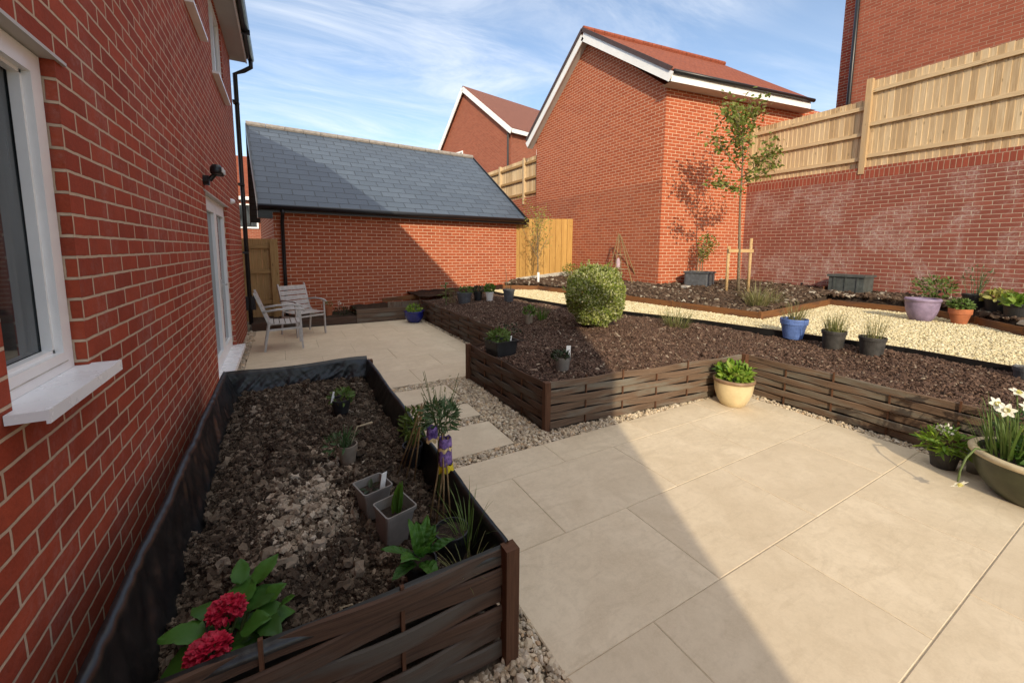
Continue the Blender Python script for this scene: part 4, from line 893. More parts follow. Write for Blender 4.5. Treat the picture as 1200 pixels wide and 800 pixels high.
# near bed: pots and plants
G_NB = 'pots standing on the soil of the near bed'
z_ = lambda x, y: nbz(x, y)-.01
x, y = .315, 1.89; t = square_pot((x, y, .345), .135, .145, M['greypot'], 'square grey pot holding a white plant label, behind its twin in the near bed', G_NB, .25); plant_tag(t, x+.035, y-.02, .43, .10, .028, .4)
v = MB(); rosette(v, (x-.01, y+.02, .45), 5, .05, .02); leafs(t, v, M['l_dark'])
x, y = .35, 1.665; t = square_pot((x, y, .335), .135, .165, M['greypot'], 'square grey pot with upright bright green leaves, in front of its twin', G_NB, .25, tilt=.1)
v = MB(); 
for k in range(9): v.leaf((x+.025+U(-.02,.025), y+U(-.02,.02), .46), (U(-.2,.25), U(-.2,.2), 1), U(.09,.15), .028, up=(U(-1,1), -1, .2), droop=.05, n=5)
leafs(t, v, M['l_green'])
x, y = .40, 1.40; t = pot((x, y, .30), .06, .12, M['blackpot'], 'small black pot with broad glossy leaves in the near corner of the bed', group=G_NB)
v = MB(); rosette(v, (x, y, .42), 12, .115, .062, (.45,1.35), .3, .03, 7); leafs(t, v, M['l_hyd'])
x, y = .57, 1.52; t = pot((x, y, .28), .075, .13, M['blackpot'], 'round black pot in the bed corner beside the grass', group=G_NB)
v = MB(); tuft(v, (x+.05, y-.06, .36), 26, .24, .04, .005, .7, .7); leafs(t, v, M['l_mid'], 'grass_blades')
v = MB(); tuft(v, (.56, 1.34, .30), 30, .20, .03, .005, .9, .9); tag(v.build('grass_tuft', M['l_olive'], org=(.56, 1.34, .3)), 'loose green grass tuft against the front boards of the near bed', 'grass')
x, y = .275, 2.46; t = pot((x, y, .335), .055, .11, M['tanpot'], 'small taupe pot with a grassy silver green plant in the near bed', group=G_NB)
v = MB(); tuft(v, (x-.02, y, .43), 45, .15, .035, .006, .6, .8); foliage_ball(v, (x-.05, y, .45), .06, 40, .045, .014); leafs(t, v, M['l_lav'])
v = MB(); v.tube([(x+.02, y, .44), (x+.06, y+.02, .53), (x+.15, y+.03, .535)], [.004, .004, .007], 6); v.build('stem', M['drystem'], t)
x, y = .325, 3.22; t = pot((x, y, .35), .07, .11, M['blackpot'], 'round black pot with white tag and yellow green leaves near the back liner', group=G_NB)
v = MB(); foliage_ball(v, (x+.01, y, .475), .07, 90, .05, .022, .55); leafs(t, v, M['l_mid']); plant_tag(t, x-.065, y-.03, .45, .075, .018, .2)

# two bundles of canes with the plant and the purple ornament between them
def canes(label, top, feet, r_=.0045):
    t = thing('cane_wigwam', (feet[0][0], feet[0][1], feet[0][2]), label, 'canes', 'bamboo canes in the near bed')
    for f_ in feet:
        a, b = Vector(f_), Vector(top)+Vector((U(-.015,.015), U(-.015,.015), U(-.01,.02))); m_ = (a+b)/2+Vector((U(-.004,.004), U(-.004,.004), 0)); v = MB(); v.tube([a, m_, b], [r_, r_*.95, r_*.85], 7); v.build('cane', M['bamboo'], t, smooth=True)
    return t
canes('dark bundle of canes leaning together left of the purple ornament', (.66, 2.18, .71), [(.50, 2.22, .30), (.53, 2.14, .30), (.57, 2.10, .30), (.55, 2.27, .30)])
canes('pale bundle of canes standing under the purple ornament', (.655, 1.83, .68), [(.535, 1.73, .30), (.56, 1.70, .30), (.585, 1.67, .30), (.62, 1.66, .30)])
x, y = .665, 1.93
t = thing('flowering_plant', (x, y, .30), 'feathery green plant with thin seed heads rising above the purple ornament', 'plant')
v = MB(); foliage_ball(v, (x, y, .735), .085, 260, .05, .011, .8); tuft(v, (x, y, .72), 24, .15, .04, .005, .4, .6); leafs(t, v, M['l_lav'])
v = MB()
for k in range(9): a = U(0, 2*PI); v.tube([(x+U(-.02,.02), y+U(-.02,.02), .30), (x+U(-.02,.02), y+U(-.02,.02), .6), (x+.05*math.cos(a), y+.05*math.sin(a), .78), (x+.1*math.cos(a), y+.1*math.sin(a), U(.84,.98))], [.004,.003,.002,.0012], 5)
v.build('stem', M['stem'], t)
v = MB()
for k in range(26): v.leaf((x+U(-.09,.09), y+U(-.09,.09), U(.82,.92)), (U(-1,1), U(-1,1), .6), .018, .009, n=2)
v.build('seeding_top', M['l_olive'], t)
x, y = .62, 2.30; t = pot((x, y, .30), .06, .13, M['blackpot'], 'black pot with a low bushy green plant by the dark canes', group=G_NB); v = MB(); foliage_ball(v, (x+.01, y, .56), .075, 150, .045, .018, 1.1); tuft(v, (x, y, .42), 30, .18, .03, .005); leafs(t, v, M['l_mid'])
t = thing('garden_ornament', (.64, 1.80, .5), 'purple patterned hanging ornament with yellow and cream wavy edges on canes', 'ornament')
def scallop(mb, cx, cy, z0, z1, r_, n=24, amp=.008, mi=0, fl=1.0):
    V = []; F = []
    for k_ in range(n):
        a = 2*PI*k_/n
        for j, zz in enumerate((z1, (z0+z1)/2, z0)):
            rr = r_*(1 + .16*math.cos(a*7+z1*50)*(j/2) + .06*math.cos(a*3) + (fl-1)*(j/2)); V.append((cx+rr*math.cos(a), cy+rr*math.sin(a)*.75, zz + (amp*math.cos(a*5+z1*90) if j == 2 else (amp*.6*math.cos(a*5+z1*60) if j == 0 else 0))))
    for k_ in range(n):
        for j in range(2): F.append((k_*3+j, ((k_+1)%n)*3+j, ((k_+1)%n)*3+j+1, k_*3+j+1))
    mb.add(V, F, mi)
for cx, cy, z0, z1, r_, mat, nm in ((.645,1.80,.632,.680,0.031,'purple','upper_band'), (.645,1.80,.617,.634,0.034,'paleyellow','wavy_trim'), (.645,1.80,.540,.617,0.032,'purple','lower_band'), (.645,1.80,.510,.542,0.036,'yellow','hem'), (.60,1.86,.665,.72,0.027,'purple','back_band'), (.60,1.86,.648,.667,0.030,'paleyellow','back_trim')):
    v = MB(); scallop(v, cx, cy, z0, z1, r_); v.build(nm, M[mat], t, smooth=True)

# red flowering plant in the front corner
x, y = -.225, 1.43
t = thing('hydrangea', (x, y, .28), 'broad leaved plant with two red flower heads in the front corner of the bed', 'plant')
v = MB()
for a, e_, l_, dx, dy, dz in [(2.9,.35,.15,-.05,.0,.13), (3.4,.15,.13,-.06,-.03,.10), (2.2,.5,.13,-.03,.05,.13), (1.2,.6,.14,.04,.05,.14), (.5,.45,.16,.07,.03,.13), (.1,.3,.15,.09,-.01,.11), (-.4,.5,.12,.06,-.03,.12), (-1.2,.3,.12,.02,-.06,.09), (1.7,.9,.10,.05,.10,.18), (.9,.8,.11,.10,.09,.17), (.3,.7,.09,.13,.03,.14), (-.9,.55,.11,.12,-.04,.12), (3.9,.1,.13,-.05,-.05,.05), (2.6,.1,.13,-.08,.02,.04), (-2.2,.2,.12,-.03,-.07,.04), (.0,.1,.12,.12,.0,.05), (1.4,.3,.12,.02,.1,.07), (-.2,.9,.08,.17,.0,.12)]:
    v.broad((x+dx*.9, y+dy, .29+dz), (math.cos(a)*math.cos(e_), math.sin(a)*math.cos(e_), math.sin(e_)), l_*U(.66,.84), l_*U(.54,.68), droop=U(.2,.6))
    if dz > .08: v.broad((x+dx*.5+U(-.02,.02), y+dy*.6, .26+dz*.8), (math.cos(a+.9), math.sin(a+.9), .25), l_*.6, l_*.48, droop=.5)
v.build('foliage', M['l_hyd'], t, smooth=True)
for cx, cy, cz, r_ in ((-.212, 1.445, .462, .040), (-.245, 1.335, .440, .044)):
    v = MB()
    for k in range(230):
        d = Vector((random.gauss(0,1), random.gauss(0,1), random.gauss(0,1)+.5)).normalized(); p_ = Vector((cx+d.x*r_, cy+d.y*r_*.85, cz+d.z*r_*.6)); v.leaf(p_, d*.6+Vector((U(-1,1), U(-1,1), U(-.3,.8))), .019, .016, droop=.4, n=3)
    v.build('flower_head', M['red'], t)
v = MB()
for k in range(7): v.tube([(x+U(-.03,.03), y+U(-.03,.03), .27), (x+U(-.1,.1), y+U(-.06,.08), .42)], .005, 5)
v.build('stem', M['stem'], t)
v = MB(); v.tube([(.10,1.34,.33),(.11,1.37,.38),(.145,1.36,.385),(.17,1.33,.34)], .0035, 5); v.tube([(.13,1.33,.34),(.17,1.37,.37),(.21,1.36,.36)], .003, 5); v.tube([(.10,1.36,.31),(.115,1.375,.37)], .003, 5); tag(v.build('dry_stalk', M['drystem'], org=(.1,1.34,.33)), 'pale bent dry stalks lying on the soil behind the front boards', 'stalk')

# middle bed pots and plants
G_M = 'pots standing on the mulch of the middle bed'
x, y = 2.13, 4.02; z = mbz(x, y)-.01; t = square_pot((x, y, z), .30, .19, M['blackpot'], 'square black tub of mixed green seedlings at the left corner of the middle bed', G_M, .1, .85)
v = MB(); foliage_ball(v, (x-.03, y, z+.22), .12, 160, .06, .025, .5); leafs(t, v, M['l_mid']); plant_tag(t, x+.1, y-.05, z+.17, .05, .03)
x, y = 2.36, 3.15; z = mbz(x, y)-.005; t = pot((x, y, z), .082, .135, M['greypot'], 'round taupe pot with a dark plant and a white label in the middle bed', group=G_M); v = MB(); foliage_ball(v, (x-.02, y, z+.15), .085, 150, .04, .02, .5); leafs(t, v, M['l_dark']); plant_tag(t, x+.07, y+.0, z+.13, .10, .045, -.4, .02)
x, y = 3.28, 5.26; z = mbz(x, y)-.005; t = pot((x, y, z), .075, .16, M['tanpot'], 'small tan pot with pale green leaves left of the round bush', group=G_M, taper=.7); v = MB(); foliage_ball(v, (x, y, z+.20), .085, 120, .055, .028, .8); leafs(t, v, M['l_mid'])
v = MB(); tuft(v, (3.55, 5.3, mbz(3.55, 5.3)), 60, .26, .07, .008, .5, .5); tag(v.build('leafy_clump', M['l_green'], org=(3.55,5.3,.45)), 'green leafy clump just right of the small tan pot', 'plant')
x, y = 4.02, 7.25; z = mbz(x, y)-.005; t = pot((x, y, z), .125, .27, M['slategrey'], 'tall grey pot with a bare reddish twig near the start of the pale gravel', group=G_M, taper=.7); v = MB(); tuft(v, (x, y, z+.22), 12, .3, .06, .006, .2, .3); leafs(t, v, M['l_dark'])
v = MB(); v.tube([(x-.05, y, z+.2), (x-.06, y, z+.55), (x-.09, y+.02, z+.78)], [.006,.005,.003], 6); v.build('stem', M['bark'], t)
x, y = 3.80, 7.7; z = mbz(x, y)-.005; t = pot((x, y, z), .09, .2, M['tag'], 'small white pot with bright green leaves among the pots by the garage', group=G_M, taper=.75); v = MB(); foliage_ball(v, (x, y, z+.27), .10, 110, .07, .035, .7); leafs(t, v, M['l_green'])
x, y = 3.62, 7.9; z = mbz(x, y)-.005; t = pot((x, y, z), .10, .20, M['blackpot'], 'black pot with red tinged leaves between the white pot and the grey pot', group=G_M); v = MB(); foliage_ball(v, (x, y, z+.24), .10, 90, .06, .03, .7); leafs(t, v, M['l_dark'])
x, y = 3.28, 7.85; z = mbz(x, y)-.005; t = pot((x, y, z), .16, .24, M['slategrey'], 'squat blue grey pot with leaves in the far row of the middle bed', group=G_M); v = MB(); foliage_ball(v, (x+.05, y, z+.28), .12, 100, .06, .03, .6); leafs(t, v, M['l_mid'])
x, y = 2.93, 8.0; z = mbz(x, y); t = thing('young_plant', (x, y, z), 'upright young plant with big dark leaves at the far left of the middle bed', 'plant'); v = MB(); v.tube([(x, y, z-.02), (x-.01, y, z+.45)], .01, 6); v.build('stem', M['stem'], t); v = MB()
for k in range(9): a = U(0, 2*PI); v.leaf((x, y, z+.12+.04*k), (math.cos(a), math.sin(a), .5), .19, .085, droop=.4, n=5)
leafs(t, v, M['l_mid'])
v = MB(); xx = 3.15
for k in range(16): v.blade((xx+U(-.08,.08), 8.2+U(-.05,.05), mbz(3.15, 8.2)), (U(-.4,.4), U(-.4,.4), 1), U(.25,.45), .007, .2)
tag(v.build('dry_grass', M['l_straw'], org=(3.15,8.2,.45)), 'thin reddish dry grass behind the squat blue grey pot', 'grass')
v = MB(); foliage_ball(v, (2.75, 4.85, .50), .13, 40, .05, .02, .5); tag(v.build('low_plant', M['l_dark'], org=(2.75,4.85,.43)), 'sparse dark low plant on the mulch behind the square black tub', 'plant')
# round variegated bush
x, y = 3.80, 4.34; z = mbz(x, y)
t = thing('bush', (x, y, z), 'round variegated evergreen bush with yellow green leaves in the middle bed', 'bush')
v = MB(); foliage_ball(v, (x, y, z+.45), .385, 13000, .036, .022, 1.10, .9, .74, .2); 
for dx, dy, dz in ((.36,-.1,.62), (-.38,.05,.5), (.1,-.34,.75), (-.2,-.15,.88), (.40,-.15,.34), (-.36,-.15,.26), (.3,-.2,.2), (-.25,-.25,.2), (.43,.0,.45)): foliage_ball(v, (x+dx*.88, y+dy*.88, z+dz*.86), U(.06,.10), 100, .038, .022, 1, .6, .2)
for k in range(46):
    a = U(0, 2*PI); b_ = U(-.2, 1.2); p_ = Vector((x+.35*math.cos(a)*math.cos(b_), y+.35*math.sin(a)*math.cos(b_), z+.44+.41*math.sin(b_))); d_ = (p_-Vector((x, y, z+.4))).normalized()
    for q_ in range(7): v.leaf(p_+d_*.018*q_, d_+Vector((U(-.9,.9), U(-.9,.9), U(-.3,.8))), .042, .024, droop=.2, n=3)
leafs(t, v, M['l_bush'])
v = MB()
for k in range(16): a = U(0, 2*PI); v.tube([(x+U(-.06,.06), y+U(-.06,.06), z-.03), (x+.18*math.cos(a), y+.18*math.sin(a), z+.4), (x+.30*math.cos(a), y+.30*math.sin(a), z+U(.45,.75))], [.012,.008,.003], 6)
v.build('branches', M['bark'], t)
# ornamental grasses
for (x, y, z, n_, h, sp_, mt, lb_) in ((4.86, 3.80, mbz(4.86,3.8), 150, .36, .17, 'l_olive', 'green and straw grass clump on the mulch right of the round bush'), (7.05, 3.92, upz(7.05,3.92), 210, .55, .17, 'l_straw', 'fountain of pale grass in the upper bed beside the tree stakes')):
    v = MB(); tuft(v, (x, y, z-.02), n_, h, sp_, .008, .75, .9, .4); tag(v.build('grass_clump', M[mt], org=(x, y, z)), lb_, 'grass', 'ornamental grass clumps')
v = MB(); tuft(v, (7.5, 3.95, upz(7.5,3.95)-.02), 90, .32, .2, .007, .6, 1.1, .4); tag(v.build('grass_clump', M['l_olive'], org=(7.5,3.95,.7)), 'low spreading dull grass right of the fountain of pale grass', 'grass', 'ornamental grass clumps')
# pots along the gravel edge
G_G = 'pots along the edge of the pale gravel'
x, y = 5.58, 2.62; z = .50; t = pot((x, y, z), .150, .255, M['bluepaint'], 'blue painted pot of tangled grass at the gravel edge', group=G_G, taper=.68, rim=.035); v = MB(); tuft(v, (x, y, z+.22), 110, .30, .12, .006, .5, .8, .4); leafs(t, v, M['l_straw'], 'grass_blades')
x, y = 5.46, 2.14; z = .475; t = pot((x, y, z), .118, .225, M['blackpot2'], 'black pot of dense upright green grass, middle of the three at the gravel edge', group=G_G, taper=.78); v = MB(); tuft(v, (x, y, z+.19), 120, .27, .10, .006, .25, .35, .4); leafs(t, v, M['l_olive'], 'grass_blades')
x, y = 5.46, 1.79; z = .475; t = pot((x, y, z), .118, .22, M['blackpot2'], 'black pot of thin sparse grass, nearest of the three at the gravel edge', group=G_G, taper=.78); v = MB(); tuft(v, (x, y, z+.18), 60, .33, .08, .005, .25, .4, .4); leafs(t, v, M['l_straw'], 'grass_blades')
x, y = 5.60, .76; z = .49; t = pot((x, y, z), .09, .12, M['slategrey'], 'small blue grey pot cut by the right edge of the picture', group=G_G, taper=.8)

# patio pots
x, y = 4.03, 2.41; t = pot((x, y, 0), .190, .285, M['cream'], 'cream glazed bowl pot with lime green leaves in the patio corner', shape='bowl', rimmat=M['browntrim']); v = MB(); foliage_ball(v, (x, y, .325), .150, 330, .075, .042, .68, .6, .4); leafs(t, v, M['l_lime'])
x, y = 4.17, .46; t = pot((x, y, 0), .30, .29, M['olive'], 'wide olive glazed bowl of white daffodils at the right edge', shape='bowl', rimmat=M['rimpale'])
v = MB(); tuft(v, (x-.08, y+.12, .27), 120, .36, .14, .010, .25, .45, .6); leafs(t, v, M['l_mid'], 'daffodil_leaves')
v = MB(); foliage_ball(v, (x+.02, y-.02, .31), .20, 260, .05, .03, .35); leafs(t, v, M['l_green'], 'foliage')
v = MB(); foliage_ball(v, (x+.10, y-.02, .40), .10, 110, .05, .022, .9); leafs(t, v, M['yelpetal'], 'yellow_flowers')
v = MB(); foliage_ball(v, (x+.2, y+.12, .42), .12, 160, .05, .014, .9); leafs(t, v, M['l_lav'], 'feathery_foliage')
def daff(par, p_, base, face=(-.4,-.6,.4)):
    p_ = Vector(p_); f_ = Vector(face).normalized(); a = f_.orthogonal().normalized(); b = f_.cross(a); v = MB()
    for k_ in range(6): an = 2*PI*k_/6; d = a*math.cos(an)+b*math.sin(an)+f_*.15; v.leaf(p_, d, .048, .028, up=f_, droop=.05, n=4)
    fl_ = v.build('daffodil', M['whitepetal'], par); v = MB(); ring = [p_+(a*math.cos(2*PI*k_/10)+b*math.sin(2*PI*k_/10))*.010 for k_ in range(10)]; r2 = [q_+f_*.018+(q_-p_)*.5 for q_ in ring]; v.add(ring+r2, [(k_, (k_+1)%10, 10+(k_+1)%10, 10+k_) for k_ in range(10)]); v.build('trumpet', M['yelpetal'], fl_)
    v = MB(); bs = Vector(base); v.tube([bs, (bs+p_)/2+Vector((0,0,.03)), p_-f_*.01], .004, 6); v.build('stalk', M['stem'], fl_)
daff(t, (x-.17, y+.19, .62), (x-.08, y+.1, .28)); daff(t, (x-.03, y+.08, .60), (x-.04, y+.05, .28), (-.3,-.5,.7)); daff(t, (x+.05, y+.14, .67), (x, y+.1, .28), (-.2,-.4,.8)); daff(t, (x-.2, y+.14, .60), (x-.1, y+.12, .28), (-.7,-.3,.3))
v = MB(); v.tube([(x-.18, y+.20, .30), (x-.28, y+.23, .325), (x-.36, y+.25, .27), (x-.405, y+.26, .19), (x-.415, y+.26, .13)], .006, 7); bs_ = v.build('bent_stalk', M['stem'], t, smooth=True); daff(t, (x-.42, y+.255, .11), (x-.415, y+.26, .14), (-.3,-.6,-.5))
x, y = 4.24, .90; t = pot((x, y, 0), .085, .125, M['blackpot2'], 'small dark pot with a grassy green plant and tiny white flowers by the daffodil bowl', taper=.78); v = MB(); foliage_ball(v, (x, y, .19), .115, 200, .075, .018, .75, .4, .3); leafs(t, v, M['l_lime'])
v = MB(); foliage_ball(v, (x, y, .28), .06, 26, .022, .016, .6); leafs(t, v, M['whitepetal'], 'blossom')
x, y = 4.33, .76; t = thing('plastic_cup', (x, y, 0), 'small clear plastic cup standing between the dark pot and the daffodil bowl', 'cup'); v = MB(); v.lathe([(0,0),(.04,0),(.052,.15),(.055,.155),(.05,.15),(.038,.01),(0,.01)], (x, y, 0), 20); v.build('cup', M['clear'], t, smooth=True)
# cobalt pot on the far patio
x, y = 2.42, 8.62; t = pot((x, y, 0), .21, .25, M['cobalt'], 'cobalt blue glazed bowl on the far patio by the low sleeper bed', shape='bowl'); v = MB(); foliage_ball(v, (x, y, .29), .11, 90, .09, .04, .7); leafs(t, v, M['l_lime'])
x, y = .80, 9.55; t = pot((x, y, .13), .085, .2, M['terracotta'], 'small terracotta pot in the low bed under the garage wall'); v = MB(); foliage_ball(v, (x, y, .37), .08, 60, .04, .015, .8); leafs(t, v, M['l_mid'])
t = thing('low_plant', (1.0, 9.5, .13), 'dark low foliage with one white flower beside the small terracotta pot', 'plant'); v = MB(); foliage_ball(v, (1.05, 9.5, .2), .16, 140, .05, .02, .6); foliage_ball(v, (1.3, 9.5, .2), .12, 80, .05, .02, .6); leafs(t, v, M['l_dark']); v = MB(); foliage_ball(v, (1.0, 9.42, .40), .03, 14, .03, .02); leafs(t, v, M['whitepetal'], 'flower')

# upper bed: bowl, terracotta, black pots, crate, planter, obelisk
x, y = 8.50, 2.24; t = pot((x, y, .55), .20, .345, M['lilac'], 'large empty lilac glazed bowl pot on the pale gravel', shape='bowl', rimmat=M['lilac'], soil=True, fillz=.72); 
x, y = 8.62, 1.86; t = pot((x, y, .55), .125, .23, M['terracotta'], 'terracotta pot with pale green leaves next to the lilac bowl', taper=.62, rim=.04); v = MB(); foliage_ball(v, (x, y, .83), .12, 190, .06, .028, .55); leafs(t, v, M['l_mid'])
G_U = 'black pots in a row along the brick retaining wall'
def upot(x, y, r_, h, mt, label, plant):
    z = upz(x, y)-.01; t = pot((x, y, z), r_, h, M['blackpot'], label, group=G_U, taper=.8); v = MB(); c = (x, y, z+h)
    if plant == 'thin':
        tuft(v, c, 26, .5, .12, .006, .2, .6); foliage_ball(v, (x, y, z+h+.26), .17, 90, .035, .015, 1.1)
    else: foliage_ball(v, (x, y, z+h+.03), r_*.95, 150, .09, .05, .5, .6, .3)
    leafs(t, v, M[mt])
upot(9.25, 1.86, .145, .22, 'l_lav', 'black pot with a tall thin grey green plant by the wall', 'thin')
upot(9.10, 1.58, .16, .20, 'l_yel', 'black pot with yellowing leaves just right of the tall thin plant', 'ball')
upot(8.66, 1.34, .14, .2, 'l_lime', 'black pot with lime leaves standing forward of the row by the wall', 'ball')
upot(9.0, 1.24, .15, .2, 'l_green', 'black pot with dense fresh green leaves at the far right of the row', 'ball')
upot(8.75, .98, .16, .2, 'l_mid', 'black pot with mid green leaves cut by the right edge of the picture', 'ball')
x, y = 10.2, 2.55; z = upz(x, y); t = thing('shrub', (x, y, z), 'loose olive green shrub against the wall behind the lilac bowl', 'shrub'); v = MB(); foliage_ball(v, (x, y, z+.2), .30, 300, .07, .028, .7, .5, .3); leafs(t, v, M['l_mid']); v = MB()
for k in range(8): v.tube([(x, y, z-.02), (x+U(-.2,.2), y+U(-.2,.2), z+.35)], .005, 5)
v.build('stem', M['bark'], t)
x, y = 10.35, 3.85; z = upz(x, y)-.02; t = thing('storage_crate', (x, y, z), 'grey green plastic crate with lid lying against the retaining wall', 'crate'); v = MB()
v.box(x-.24, x+.22, y-.30, y+.30, z, z+.34); v.build('body', M['crate'], t); v = MB(); v.box(x-.27, x+.25, y-.33, y+.33, z+.342, z+.385); v.build('lid', M['crate'], t)
for yy in (-.2, 0, .2): v = MB(); v.box(x-.252, x-.241, y+yy-.015, y+yy+.015, z+.02, z+.335); v.build('rib', M['crate'], t)
v = MB(); v.box(x-.20, x+.15, y+.40, y+.75, z+.01, z+.05); v.box(x-.22, x+.17, y+.385, y+.40, z, z+.12); tag(v.build('scrap_board', M['edging'], org=(x, y+.4, z)), 'short rust coloured board lying beside the grey green crate', 'board')
x, y = 8.70, 6.22; z = upz(x, y)-.02; t = square_pot((x, y, z), .58, .36, M['slategrey'], 'square slate grey planter with a small shrub against the orange house wall', None, .35, .96, 'planter', 'planter', .9)
v = MB(); foliage_ball(v, (x+.14, y-.05, z+1.0), .22, 260, .06, .032, 1.2, .4, .2); foliage_ball(v, (x+.05, y, z+.72), .13, 110, .06, .03, 1.1, .4, .2); leafs(t, v, M['l_tree']); v = MB()
for dx in (-.12, -.02, .08): v.tube([(x+dx, y, z+.3), (x+dx*.8+.03, y, z+.7), (x+.1+dx*.5, y-.03, z+1.05)], [.012,.01,.006], 6)
v.build('stem', M['bark'], t)
x, y = 7.62, 7.86; z = upz(x, y)-.02; top = Vector((x+.02, y, z+1.22))
t = thing('obelisk', (x, y, z), 'rustic cane obelisk leaning on the brick gable behind the bush', 'plant support')
for dx, dy in ((-.42,-.32), (.44,-.32), (.28,.12), (-.25,.12), (.12,-.42)): v = MB(); v.tube([(x+dx, y+dy, z), top+Vector((dx*.05, dy*.05, U(0,.1)))], [.016, .011], 7); v.build('cane', M['bamboo'], t)
v = MB()
for f_ in (.3, .6): v.tube([Vector((x+dx, y+dy, z)).lerp(top, f_) for dx, dy in ((-.28,-.22), (.05,-.3), (.28,-.25), (.25,.12), (-.2,.12), (-.28,-.22))], .007, 5)
v.build('tie', M['drystem'], t)
v = MB(); v.lathe([(.01,.16),(.03,.14),(.055,.06),(.05,-.03),(.062,-.08),(.02,-.10)], (x-.20, y-.22, z+.50), 14); tag(v.build('pink_bag', M['pink'], smooth=True, org=(x-.2,y-.22,z+.5)), 'small pale pink bag hanging on the cane obelisk', 'bag')
x, y = 7.55, 9.75; z = upz(x, y); v = MB(); foliage_ball(v, (x, y, z+.22), .26, 260, .06, .03, .9, .4, .3); tag(v.build('shrub', M['l_tree'], org=(x, y, z)), 'small dark green shrub at the foot of the yellow fence', 'shrub')
v = MB(); v.box(8.02, 8.16, 6.05, 6.2, .74, .79); tag(v.build('stone', M['concrete'], org=(8.1,6.1,.75)), 'pale flat stone lying on soil before the orange wall', 'stone')

# trees
def tree(base, top, label, spread, n_br, leaf_n, Lf, Wf, mat, r0=.022, fork=.55, bark='bark', tips=None, name='sapling_tree'):
    t = thing(name, base, label, 'tree'); b = Vector(base); tp = Vector(top); v = MB(); H = (tp-b).length
    path = [b-Vector((0,0,.05))] + [b.lerp(tp, k_/8)+Vector((U(-.02,.02), U(-.02,.02), 0))*(1 if k_ < 8 else 0) for k_ in range(1, 9)]; v.tube(path, [r0*(1-.8*k_/8) for k_ in range(9)], 9); tip_pts = []
    lf = MB()
    def br(p_, d, L_, r_, dep):
        pts = [p_]; d = d.normalized()
        for k_ in range(5): d = (d + Vector((U(-.2,.2), U(-.2,.2), U(-.05,.22)))).normalized(); pts.append(pts[-1]+d*L_/5)
        v.tube(pts, [r_*(1-.75*k_/5) for k_ in range(6)], 6)
        for k_ in range(1, 6):
            tip_pts.append((pts[k_], d, k_/5))
            if dep and random.random() < .75: br(pts[k_], d+Vector((U(-1,1), U(-1,1), U(-.3,.5))), L_*.42, r_*.5, dep-1)
    dirs = tips or [(math.cos(2.4*k_)*spread, math.sin(2.4*k_)*spread, U(.4,.9)) for k_ in range(n_br)]
    for k_, d in enumerate(dirs): f_ = fork + (.93-fork)*(k_/max(1, len(dirs)-1))*.9; br(b.lerp(tp, f_), Vector(d), Vector(d).length*(1.1-.5*(f_-fork)), r0*.5*(1.1-f_*.6), 1)
    v.build('trunk', M[bark], t, smooth=True)
    for _ in range(leaf_n):
        p_, d, k_ = random.choice(tip_pts); q_ = p_+Vector((random.gauss(0,.075), random.gauss(0,.075), random.gauss(0,.075)))
        lf.leaf(q_, (U(-1,1), U(-1,1), U(-.8,.5)), Lf*U(.6,1.2), Wf*U(.7,1.2), up=(U(-1,1), U(-1,1), U(-.3,1)), droop=.3, n=3)
    for k_ in range(26): q_ = tp + Vector((U(-.05,.05), U(-.05,.05), -.35*random.random())); lf.leaf(q_, (U(-1,1), U(-1,1), .3), Lf*.9, Wf*.9, n=3)
    lf.build('crown', M[mat], t); return t
tb = (8.42, 5.08, upz(8.42, 5.08))
tree(tb, (8.16, 5.08, 4.50), 'young staked tree with sparse reddish green leaves before the big house', .8, 9, 1150, .088, .050, 'l_tree', .034, .55,
     tips=[(-.62,-.1,.15), (.80,.05,.35), (.2,-.5,.3), (-.6,.35,.35), (.85,-.1,.75), (-.72,-.2,.45), (.3,.45,.5), (-.5,.1,.5), (.4,-.1,.45), (-.25,.1,.35)])
t = thing('tree_stake', (8.4, 5.1, .7), 'pair of pale timber stakes with a crossbar holding the young tree', 'tree stake')
v = MB(); v.tube([(8.22, 5.22, .6), (8.21, 5.22, 1.70)], .030, 10); v.build('stake', M['stake'], t, smooth=True)
v = MB(); v.tube([(8.64, 5.00, .6), (8.63, 5.00, 1.86)], .030, 10); v.build('stake', M['stake'], t, smooth=True)
v = MB(); v.bar((8.16, 5.19, 1.60), (8.66, 4.96, 1.60), .03, .07); v.build('crossbar', M['stake'], t)
tb2 = (6.0, 9.2, upz(6.0, 9.2)-.05)
tree(tb2, (5.95, 9.2, 2.45), 'slender small tree with pale yellow catkins before the yellow fence', .35, 10, 420, .05, .03, 'l_yel', .02, .35, name='slender_tree')
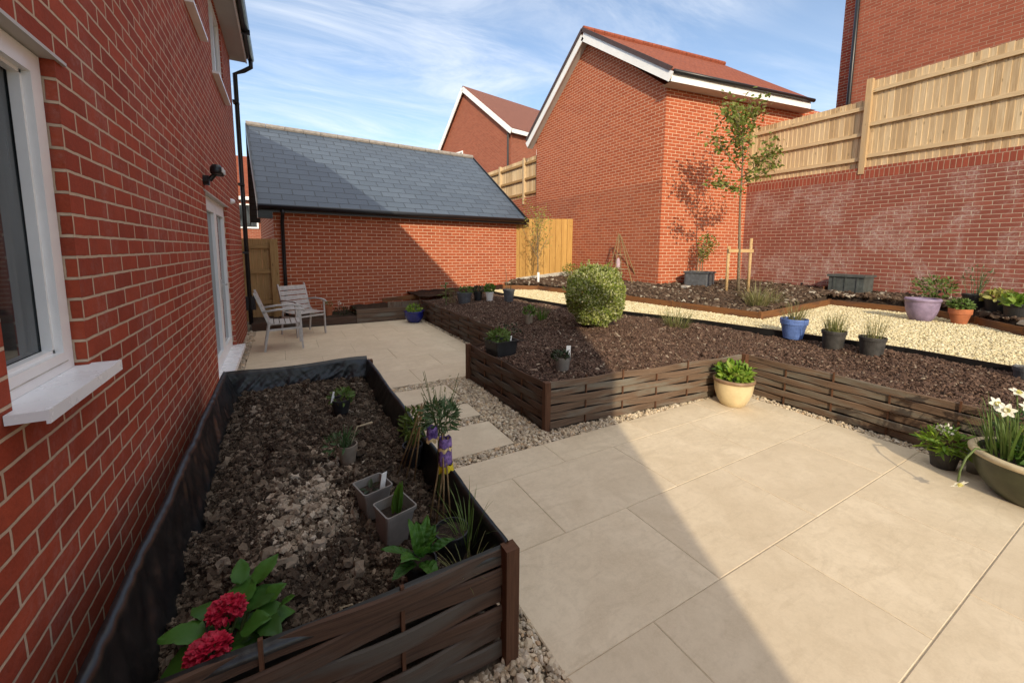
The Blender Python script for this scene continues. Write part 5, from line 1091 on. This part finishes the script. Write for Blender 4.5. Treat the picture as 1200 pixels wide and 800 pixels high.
v = MB(); v.tube([(6.0, 9.17, .5), (6.0, 9.17, .98)], .034, 10); tag(v.build('trunk_guard', M['tag'], org=(6,9.17,.5), smooth=True), 'pale guard round the foot of the slender tree', 'tree guard')

# garden chairs
def chair(loc, rot, label):
    t = thing('garden_chair', loc, label, 'chair', 'grey slatted metal garden chairs'); m = M['grey_metal']; x0, y0, z0 = loc
    def T(p_): return Vector((p_[0]+x0, p_[1]+y0, p_[2]+z0))          # built facing +X, then turned by the empty
    W_ = .27
    for sy in (-1, 1):
        v = MB(); v.bar(T((.22, sy*W_, 0)), T((.20, sy*W_, .63)), .028, .022, up=(0,1,0)); v.build('leg', m, t)
        v = MB(); v.bar(T((-.30, sy*W_, 0)), T((-.22, sy*W_, .45)), .028, .022, up=(0,1,0)); v.build('leg', m, t)
        v = MB(); v.tube([T((-.30, sy*W_, .62)), T((-.1, sy*W_, .645)), T((.12, sy*W_, .645)), T((.25, sy*W_, .625)), T((.27, sy*W_, .60))], .017, 8); v.build('armrest', m, t, smooth=True)
        v = MB(); v.bar(T((-.22, sy*(W_-.02), .40)), T((-.40, sy*(W_-.02), .92)), .03, .022, up=(0,1,0)); v.build('back_frame', m, t)
        v = MB(); v.bar(T((-.24, sy*W_, .33)), T((.21, sy*W_, .34)), .02, .03); v.build('side_rail', m, t)
    v = MB(); v.bar(T((.21, -W_, .36)), T((.21, W_, .36)), .02, .03); v.build('front_rail', m, t)
    for k_ in range(6): v = MB(); xx = -.2+.078*k_; v.bar(T((xx, -W_+.012, .425-.008*k_*(1-k_/6))), T((xx, W_-.012, .425-.008*k_*(1-k_/6))), .066, .012); v.build('seat_slat', m, t)
    for k_ in range(5): f_ = .16+.175*k_; c = Vector((-.22-.18*f_, 0, .40+.52*f_)); v = MB(); v.bar(T((c.x+.012, -W_+.03, c.z)), T((c.x+.012, W_-.03, c.z)), .012, .080, up=(-.33,0,.94)); v.build('back_slat', m, t)
    t.rotation_euler = (0, 0, rot); return t
c1_ = chair((-.03, 7.42, 0), R(2), 'grey slatted metal armchair turned side-on, nearest the patio doors')
c2_ = chair((.28, 8.35, 0), R(-62), 'grey slatted metal armchair facing the garden, in front of the brown fence')
